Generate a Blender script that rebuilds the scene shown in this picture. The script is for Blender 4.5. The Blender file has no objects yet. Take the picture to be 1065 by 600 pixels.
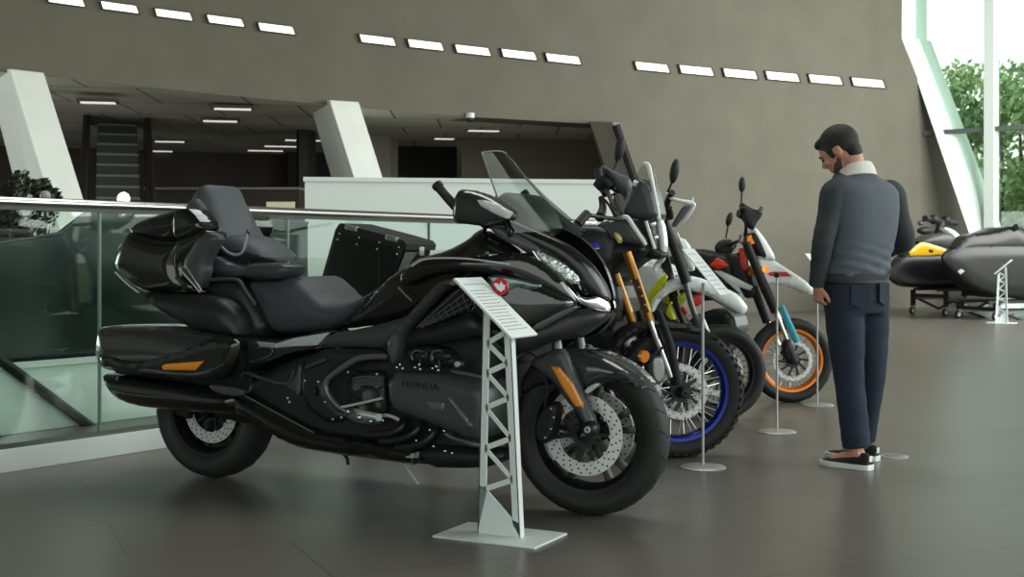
import bpy, bmesh, math, random
import numpy as np
from mathutils import Vector, Matrix, geometry
from math import radians as R, sin, cos, pi, sqrt

# ------------------------------------------------------------------ camera, world, lights, exposure
scene = bpy.context.scene
COL = scene.collection
F, CX, HY, CAMZ = 1320.0, 532.5, 264.0, 1.10          # focal length in pixels, horizon row, lens height (1065x600 frame)
cd = bpy.data.cameras.new('camera')
cd.sensor_width = 36.0
cd.lens = F * 36.0 / 1065.0
cd.shift_y = -(300.0 - HY) / 1065.0
cd.clip_start, cd.clip_end = 0.05, 300
cam = bpy.data.objects.new('camera', cd)
cam.location = (0, 0, CAMZ)
cam.rotation_euler = (pi / 2, 0, 0)
cd.dof.use_dof = True
cd.dof.focus_distance = 5.9
cd.dof.aperture_fstop = 6.0
COL.objects.link(cam)
scene.camera = cam
scene.view_settings.view_transform = 'Standard'
scene.view_settings.look = 'None'
scene.view_settings.gamma = 1.0
scene.view_settings.exposure = 0.47
scene.view_settings.use_curve_mapping = False

world = bpy.data.worlds.new('overcast_sky')
scene.world = world
world.use_nodes = True
wn = world.node_tree.nodes
wn['Background'].inputs[0].default_value = (0.93, 1.0, 0.97, 1)
wn['Background'].inputs[1].default_value = 1.25


def lamp_area(name, loc, target, sx, sy, watts, col=(1, 1, 1)):
    ld = bpy.data.lights.new(name, 'AREA')
    ld.shape = 'RECTANGLE'
    ld.size, ld.size_y = sx, sy
    ld.energy = watts
    ld.color = col
    o = bpy.data.objects.new(name, ld)
    o.location = loc
    d = Vector(target) - Vector(loc)
    o.rotation_euler = d.to_track_quat('-Z', 'Y').to_euler()
    COL.objects.link(o)
    return o


# daylight of the tall glass front on the right, and an added fill lamp above the bikes
lamp_area('daylight_right_front', (12.5, 5.0, 4.6), (0.5, 6.5, 0.6), 9.0, 6.0, 620, (0.93, 1.0, 0.97))
lamp_area('overhead_fill', (1.0, 8.6, 8.2), (0.0, 6.5, 0.0), 7.0, 3.5, 250, (0.95, 1.0, 0.97))
lamp_area('daylight_hall_right', (11.5, 18.0, 4.6), (4.0, 24.0, 2.5), 7.0, 6.0, 950, (0.98, 1.0, 0.97))

lamp_area('soffit_fill_left', (-13.6, 14.0, 1.5), (-2, 17.0, 4.2), 12.0, 2.6, 420, (0.93, 1.0, 0.96))  # added fill to brighten the soffit; the left wall has no opening


# ------------------------------------------------------------------ small helpers
def lin(c):
    c = c / 255.0
    return c / 12.92 if c <= 0.04045 else ((c + 0.055) / 1.055) ** 2.4


def rgb(r, g, b):
    return (lin(r), lin(g), lin(b), 1.0)


MATS = {}


def mat(name, col, rough=0.5, metal=0.0, spec=0.5, coat=0.0, noise=0.0, nscale=40.0, bump=0.0, bscale=200.0, trans=0.0, ior=1.45, emit=None, emis=0.0):
    if name in MATS:
        return MATS[name]
    m = bpy.data.materials.new(name)
    m.use_nodes = True
    nt = m.node_tree
    b = nt.nodes['Principled BSDF']
    b.inputs['Base Color'].default_value = col
    b.inputs['Roughness'].default_value = rough
    b.inputs['Metallic'].default_value = metal
    b.inputs['Specular IOR Level'].default_value = spec
    b.inputs['Coat Weight'].default_value = coat
    b.inputs['Coat Roughness'].default_value = 0.03
    b.inputs['Transmission Weight'].default_value = trans
    b.inputs['IOR'].default_value = ior
    if emit:
        b.inputs['Emission Color'].default_value = emit
        b.inputs['Emission Strength'].default_value = emis
    if noise > 0:
        tc = nt.nodes.new('ShaderNodeTexCoord')
        n = nt.nodes.new('ShaderNodeTexNoise')
        n.inputs['Scale'].default_value = nscale
        n.inputs['Detail'].default_value = 4
        mx = nt.nodes.new('ShaderNodeMixRGB')
        mx.blend_type = 'MULTIPLY'
        mx.inputs[1].default_value = col
        rp = nt.nodes.new('ShaderNodeValToRGB')
        rp.color_ramp.elements[0].color = (1 - noise, 1 - noise, 1 - noise, 1)
        rp.color_ramp.elements[1].color = (1 + noise * .3, 1 + noise * .3, 1 + noise * .3, 1)
        rp.color_ramp.elements[0].position = .3
        rp.color_ramp.elements[1].position = .7
        nt.links.new(tc.outputs['Object'], n.inputs['Vector'])
        nt.links.new(n.outputs['Fac'], rp.inputs[0])
        mx.inputs[0].default_value = 1.0
        nt.links.new(rp.outputs[0], mx.inputs[2])
        nt.links.new(mx.outputs[0], b.inputs['Base Color'])
    if bump > 0:
        tc = nt.nodes.new('ShaderNodeTexCoord')
        n = nt.nodes.new('ShaderNodeTexNoise')
        n.inputs['Scale'].default_value = bscale
        n.inputs['Detail'].default_value = 3
        bp_ = nt.nodes.new('ShaderNodeBump')
        bp_.inputs['Strength'].default_value = bump
        bp_.inputs['Distance'].default_value = 0.01
        nt.links.new(tc.outputs['Object'], n.inputs['Vector'])
        nt.links.new(n.outputs['Fac'], bp_.inputs['Height'])
        nt.links.new(bp_.outputs[0], b.inputs['Normal'])
    MATS[name] = m
    return m


def glass_mat(name, tint, rough=0.0, refl=1.0, mixin=0.9):
    """thin clear pane: mostly see-through, with a mirror-like reflection at glancing angles"""
    if name in MATS:
        return MATS[name]
    m = bpy.data.materials.new(name)
    m.use_nodes = True
    nt = m.node_tree
    nt.nodes.remove(nt.nodes['Principled BSDF'])
    tr = nt.nodes.new('ShaderNodeBsdfTransparent')
    tr.inputs[0].default_value = tint
    gl = nt.nodes.new('ShaderNodeBsdfGlossy')
    gl.inputs['Roughness'].default_value = rough
    lw = nt.nodes.new('ShaderNodeLayerWeight')
    lw.inputs[0].default_value = .5
    pw = nt.nodes.new('ShaderNodeMath')
    pw.operation = 'POWER'
    pw.inputs[1].default_value = 5.0
    mu = nt.nodes.new('ShaderNodeMath')
    mu.operation = 'MULTIPLY_ADD'
    mu.inputs[1].default_value = .9 * refl
    mu.inputs[2].default_value = .045 * refl
    mx = nt.nodes.new('ShaderNodeMixShader')
    nt.links.new(lw.outputs['Facing'], pw.inputs[0])
    nt.links.new(pw.outputs[0], mu.inputs[0])
    nt.links.new(mu.outputs[0], mx.inputs[0])
    nt.links.new(tr.outputs[0], mx.inputs[1])
    nt.links.new(gl.outputs[0], mx.inputs[2])
    nt.links.new(mx.outputs[0], nt.nodes['Material Output'].inputs[0])
    MATS[name] = m
    return m


def ground(px, py):
    s = (py - HY) / CAMZ
    return Vector(((px - CX) / s, F / s, 0))


def at(px, py, Y):
    return Vector(((px - CX) / F * Y, Y, CAMZ - (py - HY) / F * Y))


class Frame:
    """upright plane system of a vehicle: u forward, w to its right-hand side, z up"""

    def __init__(self, ox, oy, ang):
        self.o = Vector((ox, oy, 0))
        self.a = ang
        self.U = Vector((cos(ang), sin(ang), 0))
        self.W = Vector((sin(ang), -cos(ang), 0))

    def uz(self, px, py, w):
        d = Vector(((px - CX) / F, 1.0, -(py - HY) / F))
        c = Vector((0, 0, CAMZ)) - self.o
        t = (w - c.dot(self.W)) / d.dot(self.W)
        p = c + d * t
        return (p.dot(self.U), p.z)

    def p(self, px, py, w):
        u, z = self.uz(px, py, w)
        return Vector((u, -w, z))                       # local: x forward, y to the left


class MB:
    """collects shapes into one mesh"""

    def __init__(self):
        self.v, self.f, self.m = [], [], []

    def add(self, verts, faces, mi=0):
        n = len(self.v)
        self.v += [tuple(p) for p in verts]
        self.f += [tuple(i + n for i in f) for f in faces]
        self.m += [mi] * len(faces)
        return self

    def box(self, c, s, rot=None, mi=0):
        c = Vector(c)
        vs = []
        for x in (-.5, .5):
            for y in (-.5, .5):
                for z in (-.5, .5):
                    p = Vector((x * s[0], y * s[1], z * s[2]))
                    if rot is not None:
                        p = rot @ p
                    vs.append(c + p)
        fs = [(0, 1, 3, 2), (4, 6, 7, 5), (0, 4, 5, 1), (2, 3, 7, 6), (0, 2, 6, 4), (1, 5, 7, 3)]
        return self.add(vs, fs, mi)

    def hexa(self, b4, t4, mi=0):
        return self.add(list(b4) + list(t4), [(3, 2, 1, 0), (4, 5, 6, 7), (0, 1, 5, 4), (1, 2, 6, 5), (2, 3, 7, 6), (3, 0, 4, 7)], mi)

    def tube(self, pts, r, n=12, cap=True, mi=0, squash=None, smooth=0):
        pts = [Vector(p) for p in pts]
        rs = list(r) if isinstance(r, (list, tuple)) else [r] * len(pts)
        if smooth:
            pts, rs = catmull(pts, rs, smooth)
        k = len(pts)
        tan = []
        for i in range(k):
            a = pts[max(i - 1, 0)]
            b = pts[min(i + 1, k - 1)]
            t = (b - a)
            tan.append(t.normalized() if t.length > 1e-9 else Vector((0, 0, 1)))
        ref = Vector((0, 0, 1)) if abs(tan[0].z) < .9 else Vector((1, 0, 0))
        nrm = (ref - tan[0] * ref.dot(tan[0])).normalized()
        vs = []
        for i in range(k):
            nrm = (nrm - tan[i] * nrm.dot(tan[i]))
            nrm = nrm.normalized() if nrm.length > 1e-9 else Vector((1, 0, 0))
            bi = tan[i].cross(nrm)
            for j in range(n):
                a = 2 * pi * j / n
                q = (1, 1) if squash is None else squash
                vs.append(pts[i] + (nrm * cos(a) * q[0] + bi * sin(a) * q[1]) * rs[i])
        fs = []
        for i in range(k - 1):
            for j in range(n):
                a, b = i * n + j, i * n + (j + 1) % n
                fs.append((a, b, b + n, a + n))
        if cap:
            fs.append(tuple(range(n - 1, -1, -1)))
            fs.append(tuple((k - 1) * n + j for j in range(n)))
        return self.add(vs, fs, mi)

    def lathe(self, prof, c, axis='y', n=48, mi=0, close=False, rot=None):
        """prof: list of (radius, offset along the axis)"""
        c = Vector(c)
        vs = []
        k = len(prof)
        for i in range(n):
            a = 2 * pi * i / n
            for (r, h) in prof:
                if axis == 'y':
                    p = Vector((r * cos(a), h, r * sin(a)))
                elif axis == 'z':
                    p = Vector((r * cos(a), r * sin(a), h))
                else:
                    p = Vector((h, r * cos(a), r * sin(a)))
                if rot is not None:
                    p = rot @ p
                vs.append(c + p)
        fs = []
        for i in range(n):
            i2 = (i + 1) % n
            for j in range(k - 1 + (1 if close else 0)):
                j2 = (j + 1) % k
                fs.append((i * k + j, i2 * k + j, i2 * k + j2, i * k + j2))
        return self.add(vs, fs, mi)

    def ball(self, c, r, nu=16, nv=10, s=(1, 1, 1), mi=0):
        prof = [(max(r * sin(pi * i / nv), 1e-5), -r * cos(pi * i / nv)) for i in range(nv + 1)]
        k = len(self.v)
        self.lathe(prof, (0, 0, 0), 'z', nu, mi)
        c = Vector(c)
        for i in range(k, len(self.v)):
            p = self.v[i]
            self.v[i] = (p[0] * s[0] + c.x, p[1] * s[1] + c.y, p[2] * s[2] + c.z)
        return self

    def loft(self, secs, mi=0, cap=True, ring=True):
        """secs: list of point rings with the same count"""
        n = len(secs[0])
        vs = [p for s in secs for p in s]
        fs = []
        for i in range(len(secs) - 1):
            for j in range(n if ring else n - 1):
                a, b = i * n + j, i * n + (j + 1) % n
                fs.append((a, b, b + n, a + n))
        if cap:
            fs.append(tuple(range(n - 1, -1, -1)))
            fs.append(tuple((len(secs) - 1) * n + j for j in range(n)))
        return self.add(vs, fs, mi)

    def prism(self, poly, d, mi=0):
        """flat polygon (3-D points) pushed along vector d"""
        poly = [Vector(p) for p in poly]
        d = Vector(d)
        n = len(poly)
        vs = poly + [p + d for p in poly]
        fs = [tuple(range(n)), tuple(range(2 * n - 1, n - 1, -1))]
        for i in range(n):
            j = (i + 1) % n
            fs.append((i, i + n, j + n, j))
        return self.add(vs, fs, mi)

    def xform(self, M):
        self.v = [tuple(M @ Vector(p)) for p in self.v]
        return self

    def mirror_y(self):
        m = MB()
        m.v = [(p[0], -p[1], p[2]) for p in self.v]
        m.f = [tuple(reversed(f)) for f in self.f]
        m.m = list(self.m)
        return m

    def merge(self, o):
        n = len(self.v)
        self.v += o.v
        self.f += [tuple(i + n for i in f) for f in o.f]
        self.m += o.m
        return self

    def build(self, name, mats, parent=None, sharp=38, bevel=0.0, smooth=True, clean=True, loc=None, rotz=0.0, segs=2):
        me = bpy.data.meshes.new(name)
        me.from_pydata([tuple(p) for p in self.v], [], self.f)
        if not isinstance(mats, (list, tuple)):
            mats = [mats]
        for mm in mats:
            me.materials.append(mm)
        me.polygons.foreach_set('material_index', self.m)
        if clean:
            bm = bmesh.new()
            bm.from_mesh(me)
            bmesh.ops.remove_doubles(bm, verts=bm.verts, dist=1e-5)
            bmesh.ops.recalc_face_normals(bm, faces=bm.faces)
            if bevel > 0:
                es = [e for e in bm.edges if len(e.link_faces) == 2 and e.calc_face_angle(0) > R(30)]
                if es:
                    bmesh.ops.bevel(bm, geom=es, offset=bevel, segments=segs, profile=.6, affect='EDGES', clamp_overlap=True)
            bm.to_mesh(me)
            bm.free()
        if smooth:
            me.polygons.foreach_set('use_smooth', [True] * len(me.polygons))
            me.set_sharp_from_angle(angle=R(sharp))
        me.update()
        o = bpy.data.objects.new(name, me)
        COL.objects.link(o)
        if parent is not None:
            o.parent = parent
        if loc is not None:
            o.location = loc
            o.rotation_euler = (0, 0, rotz)
        return o


def catmull(pts, rs, sub):
    P, Q = [], []
    n = len(pts)
    for i in range(n - 1):
        p0, p1, p2, p3 = pts[max(i - 1, 0)], pts[i], pts[i + 1], pts[min(i + 2, n - 1)]
        r0, r1, r2, r3 = rs[max(i - 1, 0)], rs[i], rs[i + 1], rs[min(i + 2, n - 1)]
        for k in range(sub):
            t = k / sub
            a, b, c, d = -.5 * t + t * t - .5 * t ** 3, 1 - 2.5 * t * t + 1.5 * t ** 3, .5 * t + 2 * t * t - 1.5 * t ** 3, -.5 * t * t + .5 * t ** 3
            P.append(p0 * a + p1 * b + p2 * c + p3 * d)
            Q.append(max(r0 * a + r1 * b + r2 * c + r3 * d, 1e-4))
    P.append(pts[-1])
    Q.append(rs[-1])
    return P, Q


def chaikin(pts, it, k=.25):
    for _ in range(it):
        q = []
        n = len(pts)
        for i in range(n):
            a, b = pts[i], pts[(i + 1) % n]
            q.append((a[0] + (b[0] - a[0]) * k, a[1] + (b[1] - a[1]) * k))
            q.append((a[0] + (b[0] - a[0]) * (1 - k), a[1] + (b[1] - a[1]) * (1 - k)))
        pts = q
    return pts


def resample(pts, g):
    out = []
    n = len(pts)
    for i in range(n):
        a, b = pts[i], pts[(i + 1) % n]
        L = math.hypot(b[0] - a[0], b[1] - a[1])
        if L < 1e-6:
            continue
        m = max(1, int(math.ceil(L / g)))
        for k in range(m):
            t = k / m
            out.append((a[0] + (b[0] - a[0]) * t, a[1] + (b[1] - a[1]) * t))
    return out


def seg_dist(P, poly):
    A = np.array(poly)
    B = np.roll(A, -1, 0)
    AB = B - A
    L2 = (AB ** 2).sum(1) + 1e-12
    PA = P[:, None, :] - A[None]
    t = np.clip((PA * AB[None]).sum(2) / L2, 0, 1)
    D = PA - t[..., None] * AB[None]
    return np.sqrt((D ** 2).sum(2)).min(1)


def inside(P, poly):
    A = np.array(poly)
    B = np.roll(A, -1, 0)
    x, y = P[:, 0:1], P[:, 1:2]
    c = (A[None, :, 1] > y) != (B[None, :, 1] > y)
    xi = (B[None, :, 0] - A[None, :, 0]) * (y - A[None, :, 1]) / (B[None, :, 1] - A[None, :, 1] + 1e-12) + A[None, :, 0]
    return ((c & (x < xi)).sum(1) % 2) == 1


def pillow(mb, poly, w0, bulge=.03, D=.06, thick=.03, g=None, rnd=1, back=None, lat=None, mi=0):
    """cushion-shaped solid from an outline in (u, z): its face domes out to the right side by `bulge` over distance D from the rim.
    back=None: flat back at w0-thick; back=value: the back domes the other way by that much.  lat(u, z) shifts it sideways."""
    if rnd:
        poly = chaikin(poly, rnd)
    xs = [p[0] for p in poly]
    zs = [p[1] for p in poly]
    size = max(max(xs) - min(xs), max(zs) - min(zs))
    if g is None:
        g = max(.006, min(.022, size / 22))
    poly = resample(poly, g)
    area = sum(poly[i][0] * poly[(i + 1) % len(poly)][1] - poly[(i + 1) % len(poly)][0] * poly[i][1] for i in range(len(poly)))
    if area < 0:
        poly = poly[::-1]
    gx, gz = np.meshgrid(np.arange(min(xs), max(xs) + g, g), np.arange(min(zs), max(zs) + g, g * .866))
    gx = gx + (np.arange(gx.shape[0]) % 2)[:, None] * g * .5
    P = np.stack([gx.ravel(), gz.ravel()], 1)
    if len(P):
        P = P[inside(P, poly)]
    if len(P):
        d = seg_dist(P, poly)
        P = P[d > g * .45]
    nb = len(poly)
    verts = [Vector(p) for p in poly] + [Vector(p) for p in P]
    edges = [(i, (i + 1) % nb) for i in range(nb)]
    res = geometry.delaunay_2d_cdt(verts, edges, [], 1, 1e-7)
    V = np.array([tuple(v) for v in res[0]])
    T = res[2]
    d = seg_dist(V, poly)
    t = np.clip(d / D, 0, 1)
    pr = np.sqrt(np.maximum(0, 1 - (1 - t) ** 2))
    lt = np.array([lat(a, b) for a, b in V]) if lat else np.zeros(len(V))
    n = len(V)
    fw = w0 + lt + bulge * pr
    bw = w0 + lt - thick - (0 if back is None else back * pr)
    vs = [(V[i, 0], -fw[i], V[i, 1]) for i in range(n)] + [(V[i, 0], -bw[i], V[i, 1]) for i in range(n)]
    fs = [tuple(f) for f in T] + [tuple(i + n for i in reversed(f)) for f in T]
    cnt = {}
    for f in T:
        for i in range(len(f)):
            a, b = f[i], f[(i + 1) % len(f)]
            cnt[(a, b)] = cnt.get((a, b), 0) + 1
    for (a, b) in list(cnt):
        if (b, a) not in cnt:
            fs.append((b, a, a + n, b + n))
    mb.add(vs, fs, mi)
    return mb


def tag(o, label=None, cat=None, group=None, kind=None):
    if label:
        o['label'] = label
    if cat:
        o['category'] = cat
    if group:
        o['group'] = group
    if kind:
        o['kind'] = kind
    return o


def empty(name, loc, rz=0.0):
    o = bpy.data.objects.new(name, None)
    o.empty_display_size = .1
    o.location = loc
    o.rotation_euler = (0, 0, rz)
    COL.objects.link(o)
    return o


def children(o):
    return [c for c in bpy.data.objects if c.parent == o]


def copy_tree(o, parent=None):
    c = o.copy()
    COL.objects.link(c)
    if parent is not None:
        c.parent = parent
    for ch in children(o):
        copy_tree(ch, c)
    return c


def text_mb(s, size, depth, mi=0, align='CENTER'):
    cu = bpy.data.curves.new('lettering', 'FONT')
    cu.body = s
    cu.size = size
    cu.extrude = depth / 2
    cu.align_x = align
    cu.align_y = 'CENTER'
    o = bpy.data.objects.new('lettering', cu)
    COL.objects.link(o)
    dg = bpy.context.evaluated_depsgraph_get()
    dg.update()
    me = bpy.data.meshes.new_from_object(o.evaluated_get(dg))
    mb = MB()
    mb.add([v.co.copy() for v in me.vertices], [tuple(p.vertices) for p in me.polygons], mi)
    bpy.data.objects.remove(o)
    bpy.data.curves.remove(cu)
    bpy.data.meshes.remove(me)
    return mb

# ------------------------------------------------------------------ shared materials
def tile_mat(name, c1, c2, joint, w, h, rough, bump=.0, jw=.006, rot=0.0, spec=.5):
    m = bpy.data.materials.new(name)
    m.use_nodes = True
    nt = m.node_tree
    b = nt.nodes['Principled BSDF']
    tc = nt.nodes.new('ShaderNodeTexCoord')
    mp = nt.nodes.new('ShaderNodeMapping')
    mp.inputs['Rotation'].default_value = (0, 0, rot)
    br = nt.nodes.new('ShaderNodeTexBrick')
    br.offset = .5
    br.inputs['Color1'].default_value = c1
    br.inputs['Color2'].default_value = c2
    br.inputs['Mortar'].default_value = joint
    br.inputs['Scale'].default_value = 1.0
    br.inputs['Mortar Size'].default_value = jw
    br.inputs['Brick Width'].default_value = w
    br.inputs['Row Height'].default_value = h
    nt.links.new(tc.outputs['Object'], mp.inputs['Vector'])
    nt.links.new(mp.outputs[0], br.inputs['Vector'])
    n = nt.nodes.new('ShaderNodeTexNoise')
    n.inputs['Scale'].default_value = .7
    n.inputs['Detail'].default_value = 2
    nt.links.new(tc.outputs['Object'], n.inputs['Vector'])
    mx = nt.nodes.new('ShaderNodeMixRGB')
    mx.blend_type = 'MULTIPLY'
    mx.inputs[0].default_value = .12
    nt.links.new(br.outputs[0], mx.inputs[1])
    nt.links.new(n.outputs['Fac'], mx.inputs[2])
    nt.links.new(mx.outputs[0], b.inputs['Base Color'])
    b.inputs['Specular IOR Level'].default_value = spec
    mr = nt.nodes.new('ShaderNodeMapRange')
    mr.inputs['To Min'].default_value = rough - .015
    mr.inputs['To Max'].default_value = rough + .025
    nt.links.new(n.outputs['Fac'], mr.inputs['Value'])
    nt.links.new(mr.outputs[0], b.inputs['Roughness'])
    MATS[name] = m
    return m


M_FLOOR = tile_mat('dark_floor_tile', rgb(106, 102, 94), rgb(101, 97, 90), rgb(74, 71, 66), 1.2, .6, .31, jw=.004, rot=R(-24), spec=.5)
M_SOFFIT = tile_mat('ceiling_tile', rgb(208, 205, 192), rgb(200, 198, 186), rgb(96, 92, 82), 1.4, 1.4, .8, jw=.018, rot=R(30))
M_WALL = mat('grey_render_wall', rgb(106, 102, 90), rough=.85, noise=.12, nscale=1.3, bump=.25, bscale=30)
M_WHITE = mat('white_paint', rgb(222, 228, 222), rough=.55)
M_WHITE_COL = mat('white_concrete', rgb(226, 230, 222), rough=.6, noise=.05, nscale=3)
M_DARKWALL = mat('dark_brown_panelling', rgb(40, 31, 20), rough=.5, noise=.3, nscale=2.5)
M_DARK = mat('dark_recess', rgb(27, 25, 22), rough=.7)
M_GREYWALL = mat('grey_plaster', rgb(126, 122, 110), rough=.8, noise=.08, nscale=2)
M_BROWNWALL = mat('taupe_plaster', rgb(112, 104, 90), rough=.8, noise=.08, nscale=2)
M_STEEL = mat('brushed_steel', rgb(190, 190, 184), rough=.25, metal=1)
M_SATINSTEEL = mat('satin_steel', rgb(176, 178, 174), rough=.42, metal=.55)
M_CHROME = mat('bright_chrome', rgb(225, 228, 226), rough=.12, metal=1)
M_GLASS = glass_mat('green_tinted_pane', (.89, .96, .925, 1), refl=1.0)
M_WINGLASS = glass_mat('window_pane', (.90, .97, .93, 1), refl=.8)
M_LIGHT = mat('lit_diffuser', rgb(255, 250, 236), rough=.5, emit=rgb(255, 248, 230), emis=1.5)
M_LIGHTDIM = mat('lit_ceiling_panel', rgb(240, 240, 230), rough=.5, emit=rgb(255, 250, 235), emis=.5)
M_ENG_TRIM = mat('dark_metal_trim', rgb(70, 78, 74), rough=.35, metal=.6)
M_BLACK = mat('matt_black', rgb(24, 25, 25), rough=.55)

# ------------------------------------------------------------------ the setting
mb = MB()
mb.add([(-16, -9, 0), (16, -9, 0), (19, 45, 0), (-16, 45, 0)], [(0, 1, 2, 3)])
tag(mb.build('floor', M_FLOOR, clean=False), kind='structure')
mb = MB().add([(-120, -60, -.06), (160, -60, -.06), (160, 160, -.06), (-120, 160, -.06)], [(0, 1, 2, 3)])
tag(mb.build('lawn_outside', mat('lawn', rgb(96, 118, 60), rough=.9, noise=.3, nscale=.6), clean=False), kind='structure')
mb = MB().box((0, 14.5, 9.15), (34, 48, .3))
tag(mb.build('ceiling', mat('dark_ceiling', rgb(120, 118, 110), rough=.9)), kind='structure')
mb = MB().box((-14.2, 15, 4.5), (.3, 49, 9))
tag(mb.build('wall_left', M_GREYWALL), kind='structure')

WF = Frame(7.11, 25.4, math.atan2(.51, .86))


def wp(px, py, w=0.0):
    return WF.p(px, py, w)


def wu(px):
    return WF.uz(px, 200, 0)[0]


edge = [(-150, 60), (-60, 69), (11, 75.5), (139, 89), (235, 99), (330, 108), (374, 112), (489, 121.5), (638, 130)]
poly = [wp(x, y) for x, y in edge]
poly += [wp(655, 190)]
p = wp(668, 240)
poly += [p, Vector((wu(678), 0, 0)), Vector((wu(1046), 0, 0)), wp(938, 40), wp(938, -10), Vector((wu(938), 0, 9)), Vector((wu(-150), 0, 9))]
mb = MB().prism(poly, (0, .7, 0))
wall = mb.build('wall_back', M_WALL, loc=WF.o, rotz=WF.a, smooth=False)
tag(wall, kind='structure')

# soffit of the low hall behind the opening, and its walls
fr = [wp(x, y) for x, y in edge]
fr.append(Vector((wu(790), 0, fr[-1].z)))
mb = MB()
back = [Vector((q.x - .5, 11.5, 3.35)) for q in fr]
for i in range(len(fr) - 1):
    mb.hexa([fr[i] + Vector((0, .02, 0)), fr[i + 1] + Vector((0, .02, 0)), back[i + 1], back[i]],
            [fr[i] + Vector((0, .02, .12)), fr[i + 1] + Vector((0, .02, .12)), back[i + 1] + Vector((0, 0, .12)), back[i] + Vector((0, 0, .12))])
tag(mb.build('ceiling_soffit', M_SOFFIT, loc=WF.o, rotz=WF.a, smooth=False), kind='structure')


def back_panel(name, pts, Y0, Y1, m, depth=.2, zb=0.0):
    """wall piece standing on the floor; left px, right px, top py, at depths Y0 and Y1"""
    (xl, tl), (xr, tr) = pts
    a, b = at(xl, tl, Y0), at(xr, tr, Y1)
    a.z = b.z = 3.55
    o = MB().hexa([(a.x, a.y, zb), (b.x, b.y, zb), (b.x + .1, b.y + depth, zb), (a.x - .1, a.y + depth, zb)],
                  [a, b, (b.x + .1, b.y + depth, b.z), (a.x - .1, a.y + depth, a.z)]).build(name, m, smooth=False)
    tag(o, kind='structure')
    return o


back_panel('wall_recess_rear', ((-80, 125), (330, 135)), 26.0, 29.0, M_DARKWALL)
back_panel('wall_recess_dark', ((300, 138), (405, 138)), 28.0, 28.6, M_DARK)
back_panel('wall_recess_grey', ((381, 146), (406, 146.5)), 24.0, 24.2, M_GREYWALL, .5)
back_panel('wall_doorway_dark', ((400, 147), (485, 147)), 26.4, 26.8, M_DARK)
back_panel('wall_recess_taupe', ((480, 149), (720, 148)), 24.6, 25.6, M_BROWNWALL)
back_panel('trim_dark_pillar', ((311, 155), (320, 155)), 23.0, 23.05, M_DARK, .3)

# long slot lights in the back wall
slots = [(68, 1, 0), (124, 8, 0), (180, 15.5, 0), (234, 22, 0), (287, 30, 0), (392, 42, 1), (442, 47, 1), (491, 52.5, 1), (539, 57, 1), (585, 61.5, 1),
         (677.5, 70, 2), (723.5, 73.5, 2), (769, 77, 2), (813, 79.8, 2), (857.5, 83, 2), (902, 86.3, 2)]
nth = ['first', 'second', 'third', 'fourth', 'fifth', 'sixth']
gname = ['the left row', 'the middle row', 'the right row']
cnt = {}
for (x, y, g) in slots:
    k = cnt.get(g, 0)
    cnt[g] = k + 1
    hw = 18.5 - (x - 68) / 834 * 2.2
    sl = 2.6 - (x - 68) / 834 * 1.2
    hh = 3.9

    def quad(ex, ey, w):
        return [wp(x - hw - ex + 1, y + hh + ey - sl, w), wp(x + hw + ex + 1.5, y + hh + ey + sl, w), wp(x + hw + ex - 1.5, y - hh - ey + sl, w), wp(x - hw - ex - 1.5, y - hh - ey - sl, w)]
    c = sum(quad(0, 0, 0), Vector()) / 4
    root = empty('wall_slot_light', WF.o + Matrix.Rotation(WF.a, 3, 'Z') @ c, WF.a)
    lab = '%s slot light from the left in %s high on the back wall' % (nth[k], gname[g])
    tag(root, lab, 'light', 'slot lights in the grey back wall')
    m2 = MB()
    o4, i4 = quad(1.2, 1.0, .0), quad(0, 0, .0)
    for i in range(4):
        j = (i + 1) % 4
        a, b, c2, d = o4[i] - c, o4[j] - c, i4[j] - c, i4[i] - c
        off = Vector((0, -.05, 0))
        m2.hexa([a, b, c2, d], [a + off, b + off, c2 + off, d + off])
    m2.build('frame', mat('slot_frame', rgb(70, 66, 58), rough=.6), root, smooth=False)
    m3 = MB().prism([q - c + Vector((0, -.012, 0)) for q in i4], (0, .01, 0))
    m3.build('diffuser', M_LIGHT, root, smooth=False)

# leaning white columns carrying the wall
for lines in (([((-14, 77), (12, 178), 18.2), ((11, 75.5), (45, 185.5), 17.0), ((47, 79.5), (87.5, 209), 17.35)]),
              ([((322, 108), (344, 183), 20.6), ((344, 108), (367.6, 183), 19.3), ((374.5, 110), (397.5, 183), 19.7)])):
    tops, bots = [], []
    for (a, b, Y) in lines:
        sl = (b[0] - a[0]) / (b[1] - a[1])
        ta = at(a[0] - sl * 4, a[1] - 4, Y)
        sy = HY + CAMZ * F / Y
        bo = at(a[0] + sl * (sy - a[1]), sy, Y)
        tops.append(ta)
        bots.append(bo)
    tops.append(tops[0] + tops[2] - tops[1])
    bots.append(bots[0] + bots[2] - bots[1])
    o = MB().hexa(bots, tops).build('slanted_column', M_WHITE_COL, smooth=False, bevel=.02)
    first = lines[1][0][0] < 100
    tag(o, 'white leaning column behind the railing above the potted plant' if first else 'white leaning column rising behind the white partition wall', 'column', 'leaning white columns')
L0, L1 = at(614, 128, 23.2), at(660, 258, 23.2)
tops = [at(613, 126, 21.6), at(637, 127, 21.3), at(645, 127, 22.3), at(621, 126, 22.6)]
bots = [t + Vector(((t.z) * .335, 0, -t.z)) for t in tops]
o = MB().hexa(bots, tops).build('slanted_column', M_GREYWALL, smooth=False, bevel=.02)  # the column's shade is put into its colour as grey
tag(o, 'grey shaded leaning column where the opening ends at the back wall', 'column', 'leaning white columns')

tag(MB().tube([tops[1] + Vector((.06, .0, -.05)), bots[1] + Vector((.06, .0, 0))], .07, 8).build('trim_4', M_DARK), kind='structure')

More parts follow.
